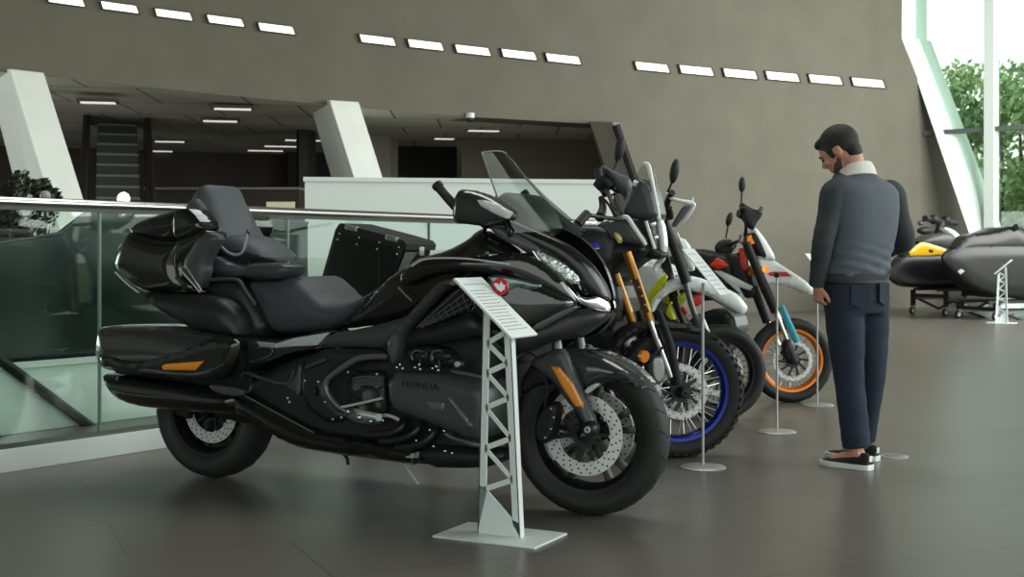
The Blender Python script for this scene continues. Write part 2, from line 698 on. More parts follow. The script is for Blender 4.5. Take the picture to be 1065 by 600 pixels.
# white partition standing behind the balustrade
a, b = at(317, 184, 12.2), at(638, 187, 12.6)
root = empty('partition_wall', (a.x, a.y, 0))
tag(root, 'long plain white partition wall behind the glass balustrade', 'partition')
m1 = MB()
d = Vector((b.x - a.x, b.y - a.y, 0))
nrm = Vector((-d.y, d.x, 0)).normalized() * .16
zt0, zt1 = a.z, b.z
m1.hexa([(0, 0, .1), d + Vector((0, 0, .1)), d + nrm + Vector((0, 0, .1)), nrm + Vector((0, 0, .1))],
        [Vector((0, 0, zt0 - .04)), d + Vector((0, 0, zt1 - .04)), d + nrm + Vector((0, 0, zt1 - .04)), nrm + Vector((0, 0, zt0 - .04))])
m1.build('panel', M_WHITE, root, smooth=False)
m1 = MB()
e = d.normalized() * .015
n2 = nrm.normalized() * .015
m1.hexa([Vector((0, 0, zt0 - .04)) - e - n2, d + Vector((0, 0, zt1 - .04)) + e - n2, d + nrm + Vector((0, 0, zt1 - .04)) + e + n2, nrm + Vector((0, 0, zt0 - .04)) - e + n2],
        [Vector((0, 0, zt0)) - e - n2, d + Vector((0, 0, zt1)) + e - n2, d + nrm + Vector((0, 0, zt1)) + e + n2, nrm + Vector((0, 0, zt0)) - e + n2])
m1.build('capping', M_WHITE, root, smooth=False)
m1 = MB()
m1.hexa([Vector((0, 0, 0)) - n2 * .5, d - n2 * .5, d + nrm + n2 * .5, nrm + n2 * .5],
        [Vector((0, 0, .1)) - n2 * .5, d + Vector((0, 0, .1)) - n2 * .5, d + nrm + Vector((0, 0, .1)) + n2 * .5, nrm + Vector((0, 0, .1)) + n2 * .5])
m1.build('skirting', M_STEEL, root, smooth=False)

# glass balustrade
B0 = Vector((-2.587, 6.317, 0))
BD = Vector((.575, .8, 0)).normalized()
ba = math.atan2(BD.y, BD.x)
root = empty('glass_balustrade', B0, ba)
tag(root, 'glass balustrade with steel handrail and white plinth behind the motorcycles', 'balustrade')
T0, T1, HT = -2.6, 5.72, 1.365
m1 = MB().box(((T0 + T1) / 2, .08, .057), (T1 - T0, .16, .114))
m1.build('plinth', M_WHITE, root, bevel=.006)
m1 = MB().box(((T0 + T1) / 2, .055, .122), (T1 - T0, .05, .02))
m1.build('glass_channel', mat('channel_grey', rgb(96, 104, 98), rough=.4, metal=.6), root)
js = [T0, -.735 - 1.405, -.735, .67, 2.075, 3.48, 4.885, T1]
for i in range(len(js) - 1):
    if js[i + 1] - js[i] < .1:
        continue
    m1 = MB().box(((js[i] + js[i + 1]) / 2, .055, (.13 + HT - .03) / 2), (js[i + 1] - js[i] - .012, .014, HT - .03 - .13))
    m1.build('glass_panel', M_GLASS, root, smooth=False)
for j in js[1:]:
    m1 = MB().box((j - (.006 if j == T1 else 0), .055, (.13 + HT - .03) / 2), (.011, .018, HT - .16))
    m1.build('joint_seal', mat('glass_edge', rgb(118, 140, 128), rough=.3), root, smooth=False)
m1 = MB().tube([(T0, .055, HT), (T1, .055, HT)], .027, 20)
m1.build('handrail', M_STEEL, root)
m1 = MB().box(((T0 + T1) / 2, .055, HT - .031), (T1 - T0, .03, .02))
m1.build('handrail_channel', mat('channel_dark', rgb(60, 62, 58), rough=.4, metal=.6), root)

# white side of the stair well behind the glass, with its dark sloping handrails
root = empty('stairwell_parapet', B0 + BD * .5 + Vector((-.8122, .5837, 0)) * 1.2, ba)
tag(root, 'low white stairwell parapet seen through the glass at lower left', 'parapet')
m1 = MB().box((.9, .1, .2), (6.2, .2, .4))
m1.build('parapet_slab', M_WHITE, root, bevel=.01)
m1 = MB().box((.9, .1, .408), (6.2, .24, .018))
m1.build('parapet_capping', M_WHITE, root)
PF = Frame(root.location.x, root.location.y, ba)
for (x0, y0, x1, y1) in ((-14, 364, 112, 457), (-50, 418, 14, 472)):
    m1 = MB().tube([PF.p(x0, y0, .03), PF.p(x1, y1, .03)], .033, 10)
    m1.build('sloping_handrail', M_BLACK, root)

root = empty('stairwell_screen', PF.o, ba)
tag(root, 'dark glossy screen of the stairwell behind the glass at left', 'screen')
q = [PF.p(x, y, -.36) for x, y in ((-60, 262), (62, 243), (97, 216), (130, 219), (320, 232), (320, 368), (-60, 392))]
MB().prism(q, (0, .05, 0)).build('panel', mat('dark_green_panel', rgb(28, 37, 34), rough=.12), root, smooth=False)
MB().tube([q[0], q[1], q[2], q[3], q[4]], .012, 8).build('edge_trim', M_ENG_TRIM, root)

# glazed front at the right end of the wall
GF = Frame(8.76, 26.1, math.atan2(-.66, .75))
UEND = 13.0


def gp(px, py, w=0.0):
    return GF.p(px, py, w)


uw = lambda px: GF.uz(px, 200, 0)[0]
gl = MB().prism([Vector((uw(953), .04, 9)), gp(953, 40, -.04), Vector((uw(1060), .04, 0)), Vector((UEND, .04, 0)), Vector((UEND, .04, 9))], (0, .012, 0))
g = gl.build('window_1', M_WINGLASS, loc=GF.o, rotz=GF.a, smooth=False)
tag(g, kind='structure')
M_FRAME = mat('window_frame_white', rgb(214, 226, 218), rough=.45)
m1 = MB()
step = uw(1031.5) - uw(945)
du = uw(1031.5)
while du < UEND + .1:
    m1.box((du, -.02, 4.5), (.2, .28, 9))
    du += 2.6
o = m1.build('trim_1', M_FRAME, loc=GF.o, rotz=GF.a, smooth=False)
tag(o, kind='structure')
m1 = MB()
zt = gp(1010, 136).z
m1.box(((uw(962) + UEND) / 2, -.03, zt), (UEND - uw(962), .18, .09))
m1.box(((uw(962) + UEND) / 2, -.03, 6.9), (UEND - uw(962), .18, .09))
tag(m1.build('trim_2', mat('transom_grey', rgb(92, 100, 96), rough=.4), loc=GF.o, rotz=GF.a, smooth=False), kind='structure')
zb = Vector((uw(1046), 0, 0))
m1 = MB()
a0, a1 = gp(939, 40, .25), gp(953, 40, .05)
b0, b1 = Vector((uw(1040), -.25, 0)), Vector((uw(1060), -.05, 0))
m1.hexa([b0, b1, b1 + Vector((.1, .5, 0)), b0 + Vector((.1, .5, 0))], [a0, a1, a1 + Vector((.1, .5, 0)), a0 + Vector((.1, .5, 0))])
a0t, a1t = Vector((uw(939), -.25, 9)), Vector((uw(949), -.05, 9))
a1m = gp(949, 40, .05)
m1.hexa([a0, a1m, a1m + Vector((.1, .5, 0)), a0 + Vector((.1, .5, 0))], [a0t, a1t, a1t + Vector((.1, .5, 0)), a0t + Vector((.1, .5, 0))])
tag(m1.build('trim_3', M_FRAME, loc=GF.o, rotz=GF.a, smooth=False), kind='structure')

# ------------------------------------------------------------------ motorcycle materials and wheels
M_GLOSS = mat('black_gloss_paint', rgb(20, 21, 22), rough=.12, coat=.8)
M_DGREY = mat('charcoal_gloss_paint', rgb(46, 50, 50), rough=.16, coat=.8)
M_SATIN = mat('satin_grey_plastic', rgb(62, 66, 67), rough=.36)
M_PLASTIC = mat('black_plastic', rgb(30, 31, 32), rough=.42)
M_SEAT = mat('seat_vinyl', rgb(62, 67, 70), rough=.5, bump=.25, bscale=260)
M_RUBBER = mat('tyre_rubber', rgb(34, 35, 34), rough=.62, bump=.15, bscale=120)
M_RIMBLACK = mat('black_cast_alloy', rgb(26, 27, 27), rough=.28, metal=.4)
M_DISC = mat('disc_steel', rgb(212, 214, 208), rough=.36, metal=.5)
M_HOLE = mat('disc_hole_dark', rgb(30, 30, 30), rough=.8)
M_ENG = mat('dark_engine_metal', rgb(48, 50, 50), rough=.36, metal=.6)
M_ENG2 = mat('grey_engine_metal', rgb(104, 110, 110), rough=.34, metal=.5)
M_SILVER = mat('silver_paint', rgb(190, 197, 195), rough=.3, metal=.2)
M_AMBER = mat('amber_reflector', rgb(232, 140, 34), rough=.18, coat=.6)
M_WHITEGLOSS = mat('white_gloss_plastic', rgb(226, 230, 226), rough=.22, coat=.3)
M_SMOKE = glass_mat('clear_screen', (.80, .84, .82, 1), refl=.3)
M_LENS = glass_mat('lamp_lens', (.82, .86, .86, 1), refl=1.6)


def tyre_profile(R_, W, rim):
    h = R_ - rim
    pts = []
    pts.append((rim - .004, W * .30))
    pts.append((rim + .004, W * .37))
    pts.append((rim + h * .22, W * .45))
    pts.append((rim + h * .48, W * .50))
    for k in range(1, 8):
        a = k / 8 * pi / 2
        pts.append((rim + h * .48 + h * .52 * sin(a), W * .5 * cos(a) ** .8))
    half = pts
    full = half + [(R_, 0)] + [(r, -w) for r, w in reversed(half)]
    return full


def make_tyre(parent, R_, W, rim, kind='road', n=72):
    mb = MB().lathe(tyre_profile(R_, W, rim), (0, 0, 0), 'y', n)
    if kind == 'knobby':
        for i in range(46):
            a0 = 2 * pi * i / 46
            for j, (off, ph) in enumerate(((-.40, 0), (-.14, .5), (.14, 0), (.40, .5))):
                a = a0 + ph * 2 * pi / 46
                rr = R_ - (.021 if abs(off) > .3 else .003)
                rot = Matrix.Rotation(-a, 3, 'Y') @ Matrix.Rotation(off * -1.9 if abs(off) > .3 else 0, 3, 'X')
                rot = Matrix.Rotation(-a + pi / 2, 3, 'Y')
                tl = Matrix.Rotation((.75 if off > .3 else -.75 if off < -.3 else 0), 3, 'X')
                mb.box((rr * cos(a), off * W, rr * sin(a)), (.024, W * .2, .016), rot @ tl)
    else:
        for i in range(22):                                  # short slanted tread cuts
            for sg in (-1, 1):
                a = 2 * pi * (i + (.5 if sg > 0 else 0)) / 22
                pp = []
                for t in (0, .33, .66, 1):
                    y = sg * W * (.10 + .30 * t)
                    b = a + .10 * t
                    q = min(1, abs(y) / (W * .5))
                    rr = rim + (R_ - rim) * (.48 + .52 * sqrt(max(0, 1 - q ** 2.5))) + .0004
                    pp.append((rr * cos(b), y, rr * sin(b)))
                mb.tube(pp, .0022, 4, mi=1)
    return mb.build('tyre', [M_RUBBER, M_HOLE], parent, sharp=45, clean=(kind == 'road'))


def disc_mb(ro, ri, y, n_holes=24, rows=3, th=.006, carrier=True, hub=.05, side=-1):
    """side=-1: the drilled face looks to local -y (the bike's right)"""
    mb = MB()
    prof = [(ri, -th / 2), (ro, -th / 2), (ro, th / 2), (ri, th / 2)]
    mb.lathe([(r, h + y) for r, h in prof], (0, 0, 0), 'y', 64, 0, close=True)
    for i in range(n_holes):
        for k in range(rows):
            a = 2 * pi * (i + k / rows) / n_holes
            r = ri + (ro - ri) * (.2 + .6 * k / max(1, rows - 1))
            for sg in (-1, 1):
                c = Vector((r * cos(a), y + sg * (th / 2 + .0006), r * sin(a)))
                mb.lathe([(1e-4, 0), (.0045, 0)], c, 'y', 8, 1)
    if carrier:
        for i in range(10):
            a = 2 * pi * i / 10
            b = a + .22
            mb.hexa([(ri * 1.06 * cos(a - .07), y - .004, ri * 1.06 * sin(a - .07)), (ri * 1.06 * cos(a + .07), y - .004, ri * 1.06 * sin(a + .07)),
                     (hub * cos(b + .14), y - .004, hub * sin(b + .14)), (hub * cos(b - .14), y - .004, hub * sin(b - .14))],
                    [(ri * 1.06 * cos(a - .07), y + .004, ri * 1.06 * sin(a - .07)), (ri * 1.06 * cos(a + .07), y + .004, ri * 1.06 * sin(a + .07)),
                     (hub * cos(b + .14), y + .004, hub * sin(b + .14)), (hub * cos(b - .14), y + .004, hub * sin(b - .14))], 2)
            c = Vector((ri * 1.03 * cos(a), y, ri * 1.03 * sin(a)))
            mb.lathe([(1e-4, -.008), (.009, -.008), (.009, .008), (1e-4, .008)], c, 'y', 10, 3)
        mb.lathe([(hub * .6, y - .006), (hub * 1.08, y - .006), (hub * 1.08, y + .006), (hub * .6, y + .006)], (0, 0, 0), 'y', 32, 2, close=True)
    return mb


def cast_wheel(root, name, loc, R_, W, rim, steer=0.0, lean=0.0, disc=(.16, .112), two=True, discw=.075, spokes=5, spin=0.2):
    """black cast wheel; the rim is the part, the tyre, spokes, hub and discs are its sub-parts"""
    mb = MB()
    rw = W * .36
    mb.lathe([(rim + .012, -rw - .006), (rim + .014, -rw), (rim - .004, -rw + .006), (rim - .022, -rw * .45), (rim - .024, 0), (rim - .022, rw * .45), (rim - .004, rw - .006), (rim + .014, rw), (rim + .012, rw + .006),
              (rim - .012, rw + .002), (rim - .034, rw * .45), (rim - .036, 0), (rim - .034, -rw * .45), (rim - .012, -rw - .002)], (0, 0, 0), 'y', 72, 0, close=True)
    w = mb.build(name, M_RIMBLACK, root)
    w.location = loc
    w.rotation_euler = (0, lean, steer)
    make_tyre(w, R_, W, rim)
    mb = MB()
    for i in range(spokes):
        for dd in (-.13, .13):
            a = 2 * pi * i / spokes + spin
            a0, a1 = a + dd * .6, a + dd * 1.35
            r0, r1 = .035, rim - .028
            pts = []
            for (aa, r, hw, hd) in ((a0, r0, .016, .022), (a1, (r0 + r1) / 2, .0105, .017), (a1 + dd * .3, r1, .015, .02)):
                c, t = Vector((cos(aa), 0, sin(aa))), Vector((-sin(aa), 0, cos(aa)))
                pts.append([c * r + t * hw + Vector((0, -hd, 0)), c * r - t * hw + Vector((0, -hd, 0)), c * r - t * hw + Vector((0, hd, 0)), c * r + t * hw + Vector((0, hd, 0))])
            mb.loft(pts)
    mb.build('spokes', mat('spoke_satin_black', rgb(58, 62, 62), rough=.3, metal=.5), w, bevel=.004)
    mb = MB().lathe([(.012, -.085), (.03, -.08), (.042, -.06), (.045, 0), (.042, .06), (.03, .08), (.012, .085)], (0, 0, 0), 'y', 32)
    mb.build('hub', M_RIMBLACK, w)
    for sg in ((-1, 1) if two else (-1,)):
        d = disc_mb(disc[0], disc[1], sg * discw, side=sg)
        d.build('brake_disc', [M_DISC, M_HOLE, M_ENG, M_SILVER], w)
    return w


def wire_wheel(root, name, loc, R_, W, rim, rim_mat, steer=0.0, kind='road', disc=(.15, .11), discw=.06, n=32, spoke_mat=None, hubr=.045, disc_side=(-1,)):
    mb = MB()
    rw = W * .34
    mb.lathe([(rim + .012, -rw - .004), (rim + .012, -rw + .002), (rim - .006, -rw + .006), (rim - .016, -rw * .4), (rim - .02, 0), (rim - .016, rw * .4), (rim - .006, rw - .006), (rim + .012, rw - .002), (rim + .012, rw + .004),
              (rim - .014, rw + .001), (rim - .028, rw * .4), (rim - .03, 0), (rim - .028, -rw * .4), (rim - .014, -rw - .001)], (0, 0, 0), 'y', 72, 0, close=True)
    w = mb.build(name, rim_mat, root)
    w.location = loc
    w.rotation_euler = (0, 0, steer)
    make_tyre(w, R_, W, rim, kind)
    mb = MB()
    for i in range(n):
        a = 2 * pi * i / n
        sg = 1 if i % 2 else -1
        b = a + (.55 if (i // 2) % 2 else -.55)
        mb.tube([(hubr * cos(b), sg * .035, hubr * sin(b)), ((rim - .022) * cos(a), sg * rw * .25, (rim - .022) * sin(a))], .0023, 6)
    mb.build('spokes', spoke_mat or M_CHROME, w, clean=False)
    mb = MB().lathe([(.01, -.07), (.022, -.066), (hubr + .004, -.04), (hubr + .004, -.03), (.03, -.022), (.03, .022), (hubr + .004, .03), (hubr + .004, .04), (.022, .066), (.01, .07)], (0, 0, 0), 'y', 32)
    mb.build('hub', M_ENG, w)
    for sg in disc_side:
        d = disc_mb(disc[0], disc[1], sg * discw, n_holes=20, rows=2, th=.005)
        d.build('brake_disc', [M_DISC, M_HOLE, M_ENG, M_SILVER], w)
    return w

# ------------------------------------------------------------------ the black touring motorcycle in front
G = Frame(-.574, 5.8215, math.atan2(-.929, 1.81))
GW = empty('touring_motorcycle', G.o, G.a)
tag(GW, 'large glossy black touring motorcycle with trunk and windscreen, nearest the camera', 'motorcycle', 'motorcycles on display')


def pts2(fr, px, w, lat=None):
    out = []
    for (x, y) in px:
        ww = w
        u, z = fr.uz(x, y, ww)
        if lat:
            lo, hi = -.2, w + .1
            for _ in range(24):
                ww = (lo + hi) / 2
                u, z = fr.uz(x, y, ww)
                if ww < w + lat(u, z):
                    lo = ww
                else:
                    hi = ww
        out.append((u, z))
    return out


def panel(fr, root, name, px, w, m, bulge=.03, D=.06, thick=.03, both=False, full=False, lat=None, rnd=1, bevel=0, g=None, sharp=40, label=None):
    """body panel traced at its own distance w from the centre plane; both: mirrored twin part; full: one solid from side to side"""
    poly = pts2(fr, px, w, lat)
    mb = MB()
    if full:
        pillow(mb, poly, w, bulge, D, 2 * w, g, rnd, back=bulge)
    else:
        pillow(mb, poly, w, bulge, D, thick, g, rnd, lat=lat)
    o = mb.build(name, m, root, sharp=sharp)
    if both:
        far = mb.mirror_y()
        if lat:                                             # the far half of the nose is drawn in a little
            far.v = [(p[0], p[1] * .66, p[2]) for p in far.v]
        far.build(name, m, root, sharp=sharp)
    if label:
        o['label'] = label
    return o


def gpan(name, px, w, m, **k):
    return panel(G, GW, name, px, w, m, **k)


def gtube(name, pts, r, m, n=10, smooth=5, squash=None):
    return MB().tube([G.p(x, y, w) for (x, y, w) in pts], r, n, smooth=smooth, squash=squash).build(name, m, GW)


# --- wheels
cast_wheel(GW, 'rear_wheel', (-1.003, 0, .335), .335, .19, .225, two=False, discw=.035, disc=(.165, .112), spin=.5)
MB().lathe([(1e-4, .0), (.19, .0), (.2, .02), (.2, .06), (1e-4, .08)], (-1.003, 0, .335), 'y', 40).build('final_drive_backing', M_BLACK, GW)  # black disc added to keep the view through the wheel dark
MB().box((-1.14, -.05, .36), (.09, .05, .14), Matrix.Rotation(.3, 3, 'Y')).build('rear_caliper', M_BLACK, GW, bevel=.012)
FWH = cast_wheel(GW, 'front_wheel', (1.017, 0, .345), .345, .135, .245, steer=R(3), disc=(.170, .116), discw=.072, spin=.32)

# --- centre mass: engine block and frame
gpan('engine_block', [(250, 402), (300, 374), (345, 364), (402, 362), (440, 335), (490, 324), (524, 340), (530, 356), (520, 380), (510, 410), (506, 465), (490, 485), (440, 483), (403, 477), (340, 468), (300, 462), (275, 440)], .24, M_PLASTIC, full=True, bulge=.03, D=.05)
gpan('saddlebag_gap_shade', [(120, 381), (150, 383), (230, 388), (262, 380), (262, 410), (200, 408), (150, 398), (120, 394)], .26, M_BLACK, bulge=.0, thick=.1, both=True)  # dark filler standing for the shade between saddlebag and silencer
gpan('swingarm', [(205, 420), (250, 398), (312, 395), (330, 420), (300, 440), (240, 440)], .17, M_ENG, full=True, bulge=.02)

# --- rear bodywork
gpan('trunk', [(119, 281), (123, 261), (131, 246), (139, 238), (160, 246), (181, 249), (196, 246), (193, 262), (187, 279), (198, 303), (170, 305), (143, 302)], .33, M_GLOSS, full=True, bulge=.05, D=.10, g=.02)
gpan('trunk_side', [(181, 249), (200, 244), (211, 238), (221, 244), (205, 262), (187, 279), (206, 303), (190, 303), (180, 280)], .35, M_GLOSS, bulge=.02, thick=.12)
gpan('trunk_lid', [(133, 243), (140, 233), (150, 228), (170, 222), (186, 217), (192, 222), (194, 236), (188, 249), (170, 251), (152, 248)], .325, M_GLOSS, full=True, bulge=.05, D=.12, g=.02)
gpan('trunk_lid_side', [(180, 219), (192, 216), (199, 218), (212, 235), (205, 243), (190, 248), (180, 249)], .35, M_GLOSS, bulge=.02, D=.05, thick=.12)
gpan('trunk_side_trim', [(211, 239), (229, 246), (222, 258), (214, 272), (214, 287), (207, 303), (196, 289), (187, 277)], .36, M_SATIN, bulge=.02, thick=.05)
gtube('trunk_chrome_strip', [(186, 279, .375), (196, 290, .375), (208, 304, .37)], .004, M_SILVER)
gtube('trunk_chrome_strip', [(193, 276, .375), (201, 288, .375), (210, 303, .37)], .004, M_SILVER)
gpan('trunk_lower_panel', [(119, 281), (143, 302), (206, 304), (205, 300), (170, 296), (130, 280)], .34, M_DGREY, bulge=.01, thick=.02, both=True)
gtube('trunk_edge_highlight', [(120, 283, .36), (131, 294, .37), (144, 304, .38)], .005, M_SILVER)  # silver tube stands for the highlight on the trunk's lower edge
gpan('backrest', [(199, 216), (204, 203), (210, 194), (216, 191.5), (221, 194), (227, 210), (233, 232), (236, 250), (231, 258), (222, 254), (213, 242), (204, 229)], .095, M_SEAT, full=True, bulge=.06, D=.07, g=.012)
gpan('backrest_side_pad', [(192, 217), (200, 206), (208, 207), (217, 228), (229, 246), (226, 254), (214, 240), (203, 229)], .17, M_SEAT, bulge=.03, D=.05, thick=.10, both=True)
gpan('passenger_seat', [(222, 262), (227, 248), (246, 243), (264, 247), (280, 258), (289, 271), (280, 272), (262, 273), (250, 277), (238, 273)], .07, M_SEAT, full=True, bulge=.12, D=.12, g=.012)
gtube('backrest_piping', [(228, 254, .235), (236, 262, .235), (246, 265, .235), (253, 260, .23), (257, 243, .22)], .007, mat('grey_piping', rgb(140, 148, 148), rough=.5))
gpan('seat_side_panel', [(218, 264), (238, 275), (252, 279), (266, 273), (303, 275), (299, 286), (288, 291), (254, 289), (214, 287)], .24, M_SATIN, bulge=.03, thick=.12)
gpan('grab_handle_recess', [(216, 289), (248, 291), (262, 312), (256, 318), (222, 308)], .27, M_PLASTIC, bulge=-.02, D=.03, thick=.06, both=True)
gtube('grab_handle', [(219, 291, .31), (246, 291, .315), (256, 303, .315), (266, 317, .30)], .009, M_SATIN)
gpan('seat_cowl', [(214, 288), (250, 290), (267, 317), (279, 346), (255, 356), (246, 340), (236, 318), (213, 306)], .25, M_PLASTIC, bulge=.03, thick=.2, both=True)
gpan('saddlebag_lid', [(144, 303), (180, 306), (215, 306), (233, 312), (244, 322), (250, 338), (252, 351), (238, 350), (222, 347), (204, 344), (188, 335), (166, 323), (152, 312)], .37, M_PLASTIC, bulge=.06, D=.14, thick=.25, both=True)
gpan('saddlebag', [(104, 342), (108, 339), (140, 338), (175, 339), (202, 343), (229, 348), (251, 352), (249, 366), (241, 381), (230, 395), (205, 395), (180, 393), (142, 389), (112, 385), (104, 380), (103, 372), (101, 362)], .39, M_DGREY, bulge=.07, D=.16, thick=.24, both=True, g=.016)
gpan('saddlebag_lower_panel', [(104, 366), (126, 371), (148, 375), (185, 363), (226, 350), (250, 353), (249, 366), (241, 380), (230, 394), (205, 394.5), (180, 392.5), (142, 388.5), (112, 384.5), (104, 379)], .44, M_GLOSS, bulge=.022, D=.03, thick=.06, both=True)
gpan('side_reflector', [(168, 381), (172, 378.5), (212, 375.5), (203, 385), (170, 384.5)], .465, M_AMBER, bulge=.006, D=.02, thick=.02, rnd=0, label='amber reflector')
# rear light on the back of the trunk
gpan('tail_lamp', [(104, 352), (102, 362), (104, 372), (108, 372), (107, 352)], .36, mat('dark_red_lens', rgb(70, 14, 14), rough=.2), bulge=.01, thick=.1, both=True)
# --- seat and side cover
gpan('rider_seat', [(256, 291), (286, 291), (300, 287), (311, 290), (320, 298), (329, 308), (338, 315), (352, 317), (366, 315), (383, 306), (398, 296), (390, 310), (370, 329), (352, 341), (320, 346), (280, 346), (268, 320)], .17, M_SEAT, full=True, bulge=.06, D=.1, g=.016)
gpan('side_cover', [(251, 353), (285, 355), (306, 350), (343, 345), (330, 361), (300, 367), (284, 374), (256, 383), (247, 385), (249, 366)], .24, M_DGREY, bulge=.02, thick=.1, both=True)
gpan('side_cover_silver_trim', [(288, 357), (306, 351.5), (343, 345.5), (330, 359), (306, 360), (288, 361.5), (262, 359.5), (262, 356.5)], .258, M_SILVER, bulge=.006, D=.02, thick=.02, rnd=0, both=True)
gtube('side_cover_trim_strip', [(252, 354, .268), (266, 356, .268), (286, 358, .265)], .005, M_SILVER)
gtube('side_cover_vent_rim', [(256, 376, .268), (258, 366, .268), (264, 362, .268), (282, 362, .268), (280, 370, .268), (258, 377, .268)], .004, M_ENG2, smooth=4)
gpan('middle_fairing', [(327, 362), (342, 347), (380, 341), (412, 333), (440, 322), (436, 336), (410, 352), (405, 363), (376, 362), (352, 361)], .26, M_SATIN, bulge=.025, thick=.2, both=True)
gpan('fuel_tank_cover', [(352, 341), (375, 322), (398, 296), (408, 286), (424, 276), (441, 267), (465, 261), (487, 249), (496, 240), (512, 234), (545, 258), (560, 276), (540, 286), (500, 300), (440, 326), (400, 338)], .2, M_GLOSS, full=True, bulge=.08, D=.16, g=.018)
gtube('tank_edge_line', [(414, 299, .30), (420, 305, .30), (428, 313, .29)], .004, M_ENG2)


# --- front fairing
def nose(u, z):
    t = min(max((u - .50) / .63, 0), 1.03)
    return -.38 * t ** 2.2


def nz(w0):
    def f(u, z):
        t = min(max((u - .50) / .63, 0), 1.0)
        return -(w0 - .045) * t ** 2.2
    return f


gpan('upper_fairing', [(414, 290), (424, 277), (441, 268.5), (465, 266), (490, 266.5), (515, 264), (540, 262), (558, 268), (580, 284), (602, 313), (597, 317), (585, 309), (560, 300), (530, 291), (500, 284), (470, 283), (440, 289), (420, 300)], .36, M_GLOSS, bulge=.03, D=.08, thick=.1, lat=nz(.36), both=True, g=.014)
gtube('fairing_highlight', [(428, 277, .385), (441, 270, .39), (462, 268.5, .40), (490, 269.5, .40), (530, 275, .385)], .004, M_SILVER)  # highlight along the panel line, painted as a silver tube
gpan('side_fairing', [(489, 318), (497, 302), (507, 285), (530, 288), (560, 296), (585, 306), (600, 316), (580, 328), (558, 340), (530, 345), (505, 338)], .385, M_GLOSS, bulge=.03, D=.1, thick=.08, lat=nz(.385), both=True, g=.014)
gpan('fairing_reflection_patch', [(508, 285.5), (531, 287.5), (552, 293), (566, 297.5), (552, 302), (540, 297), (528, 307), (514, 305), (509, 296)], .412, mat('mirror_grey_panel', rgb(96, 112, 110), rough=.08, metal=.75), bulge=.006, D=.02, thick=.012, lat=nz(.412))  # teal-grey patch paints the reflection seen on the gloss fairing
gpan('fairing_lip', [(552, 340), (575, 327), (598, 317), (600, 321), (578, 333), (556, 345)], .40, M_SATIN, bulge=.008, thick=.05, lat=nz(.40), both=True)
gpan('radiator_shroud', [(500, 335), (556, 343), (598, 320), (632, 324), (628, 333), (612, 344), (598, 352), (568, 356), (545, 368), (520, 362)], .33, M_PLASTIC, bulge=.03, thick=.06, lat=nz(.33), both=True)
gpan('frame_strut', [(402, 354), (424, 328), (452, 296), (462, 291), (478, 290), (476, 296), (462, 299), (444, 318), (418, 346), (415, 361), (411, 378), (406, 377), (403, 366)], .40, M_SATIN, bulge=.02, D=.03, thick=.05, both=True)
gpan('air_vent_grille', [(430, 342), (452, 320), (474, 301), (490, 296), (492, 312), (488, 321), (460, 334)], .34, M_BLACK, bulge=.0, thick=.03, rnd=0, both=True)
mb = MB()
for k in range(9):
    a, b = G.p(436 + k * 6.4, 339 - k * 4.6, .355), G.p(441 + k * 6.6, 340.5 - k * 2.6, .355)
    mb.tube([a, b + Vector((0, 0, 0))], .0035, 5)
for k in range(4):
    mb.tube([G.p(434 + k * 3, 340 - k * .5, .357), G.p(478 + k * 4.5, 301 + k * 5.0, .357)], .0028, 5)
mb.build('grille_bars', M_ENG2, GW, clean=False)
gpan('fairing_inner_panel', [(404, 364), (416, 348), (432, 343), (470, 332), (490, 322), (505, 338), (500, 350), (470, 356), (430, 360)], .34, M_PLASTIC, bulge=.03, thick=.1, both=True)
# headlight, nose and dash
M_NOSE = mat('smoked_nose_cover', rgb(16, 17, 17), rough=.2, spec=.5)
gpan('headlight', [(553, 257), (564, 262), (580, 270), (596, 280), (606, 290), (602, 296), (592, 295), (576, 283), (562, 270)], .33, mat('headlamp_bright', rgb(200, 206, 204), rough=.18, metal=.8, bump=.9, bscale=55), bulge=.018, thick=.05, lat=nz(.33), both=True)
mb = MB()
for k in range(5):
    x, y = 563 + k * 8.6, 264.5 + k * 6.0
    w = .33 + nz(.33)(*pts2(G, [(x, y)], .33, nz(.33))[0]) + .016
    mb.ball(G.p(x, y, w), .014, 10, 6, (1, .5, .8))
mb.build('headlight_lenses', M_LENS, GW)
gtube('headlight_rim', [(x, y, .345 + nz(.345)(*pts2(G, [(x, y)], .345, nz(.345))[0])) for x, y in ((551, 256), (562, 272), (578, 287), (592, 301), (604, 314), (622, 322), (634, 323))], .006, M_CHROME)
gpan('daytime_lamp', [(600, 306), (608, 310), (617, 309), (624, 306), (631, 315), (633, 323), (620, 323), (604, 315)], .37, M_CHROME, bulge=.012, thick=.03, lat=nz(.37), both=True)
gpan('nose_cowl', [(498, 233), (512, 226), (530, 228), (550, 237), (570, 245), (588, 254), (601, 264), (612, 274), (622, 287), (630, 301), (633, 314), (622, 312), (606, 302), (598, 287), (582, 272), (560, 261), (540, 250), (518, 242)], .30, M_NOSE, bulge=.03, D=.1, thick=.04, lat=nz(.30), both=True, g=.014)
gpan('nose_centre', [(530, 229), (554, 241), (574, 253), (590, 268), (602, 290), (606, 312), (580, 300), (550, 270), (530, 250)], .05, M_NOSE, full=True, bulge=.03, D=.08)
gpan('dash_hood', [(514, 211), (519, 204), (526, 199.5), (536, 202), (546, 211), (554, 224), (560, 240), (548, 246), (528, 236)], .13, M_PLASTIC, full=True, bulge=.06, D=.1, g=.014)
gpan('mirror_pod', [(474, 201), (481, 197), (497, 200), (514, 208), (531, 220), (527, 229), (514, 230), (500, 235), (485, 233), (473, 230), (471, 221)], .40, M_DGREY, bulge=.035, D=.05, thick=.08)
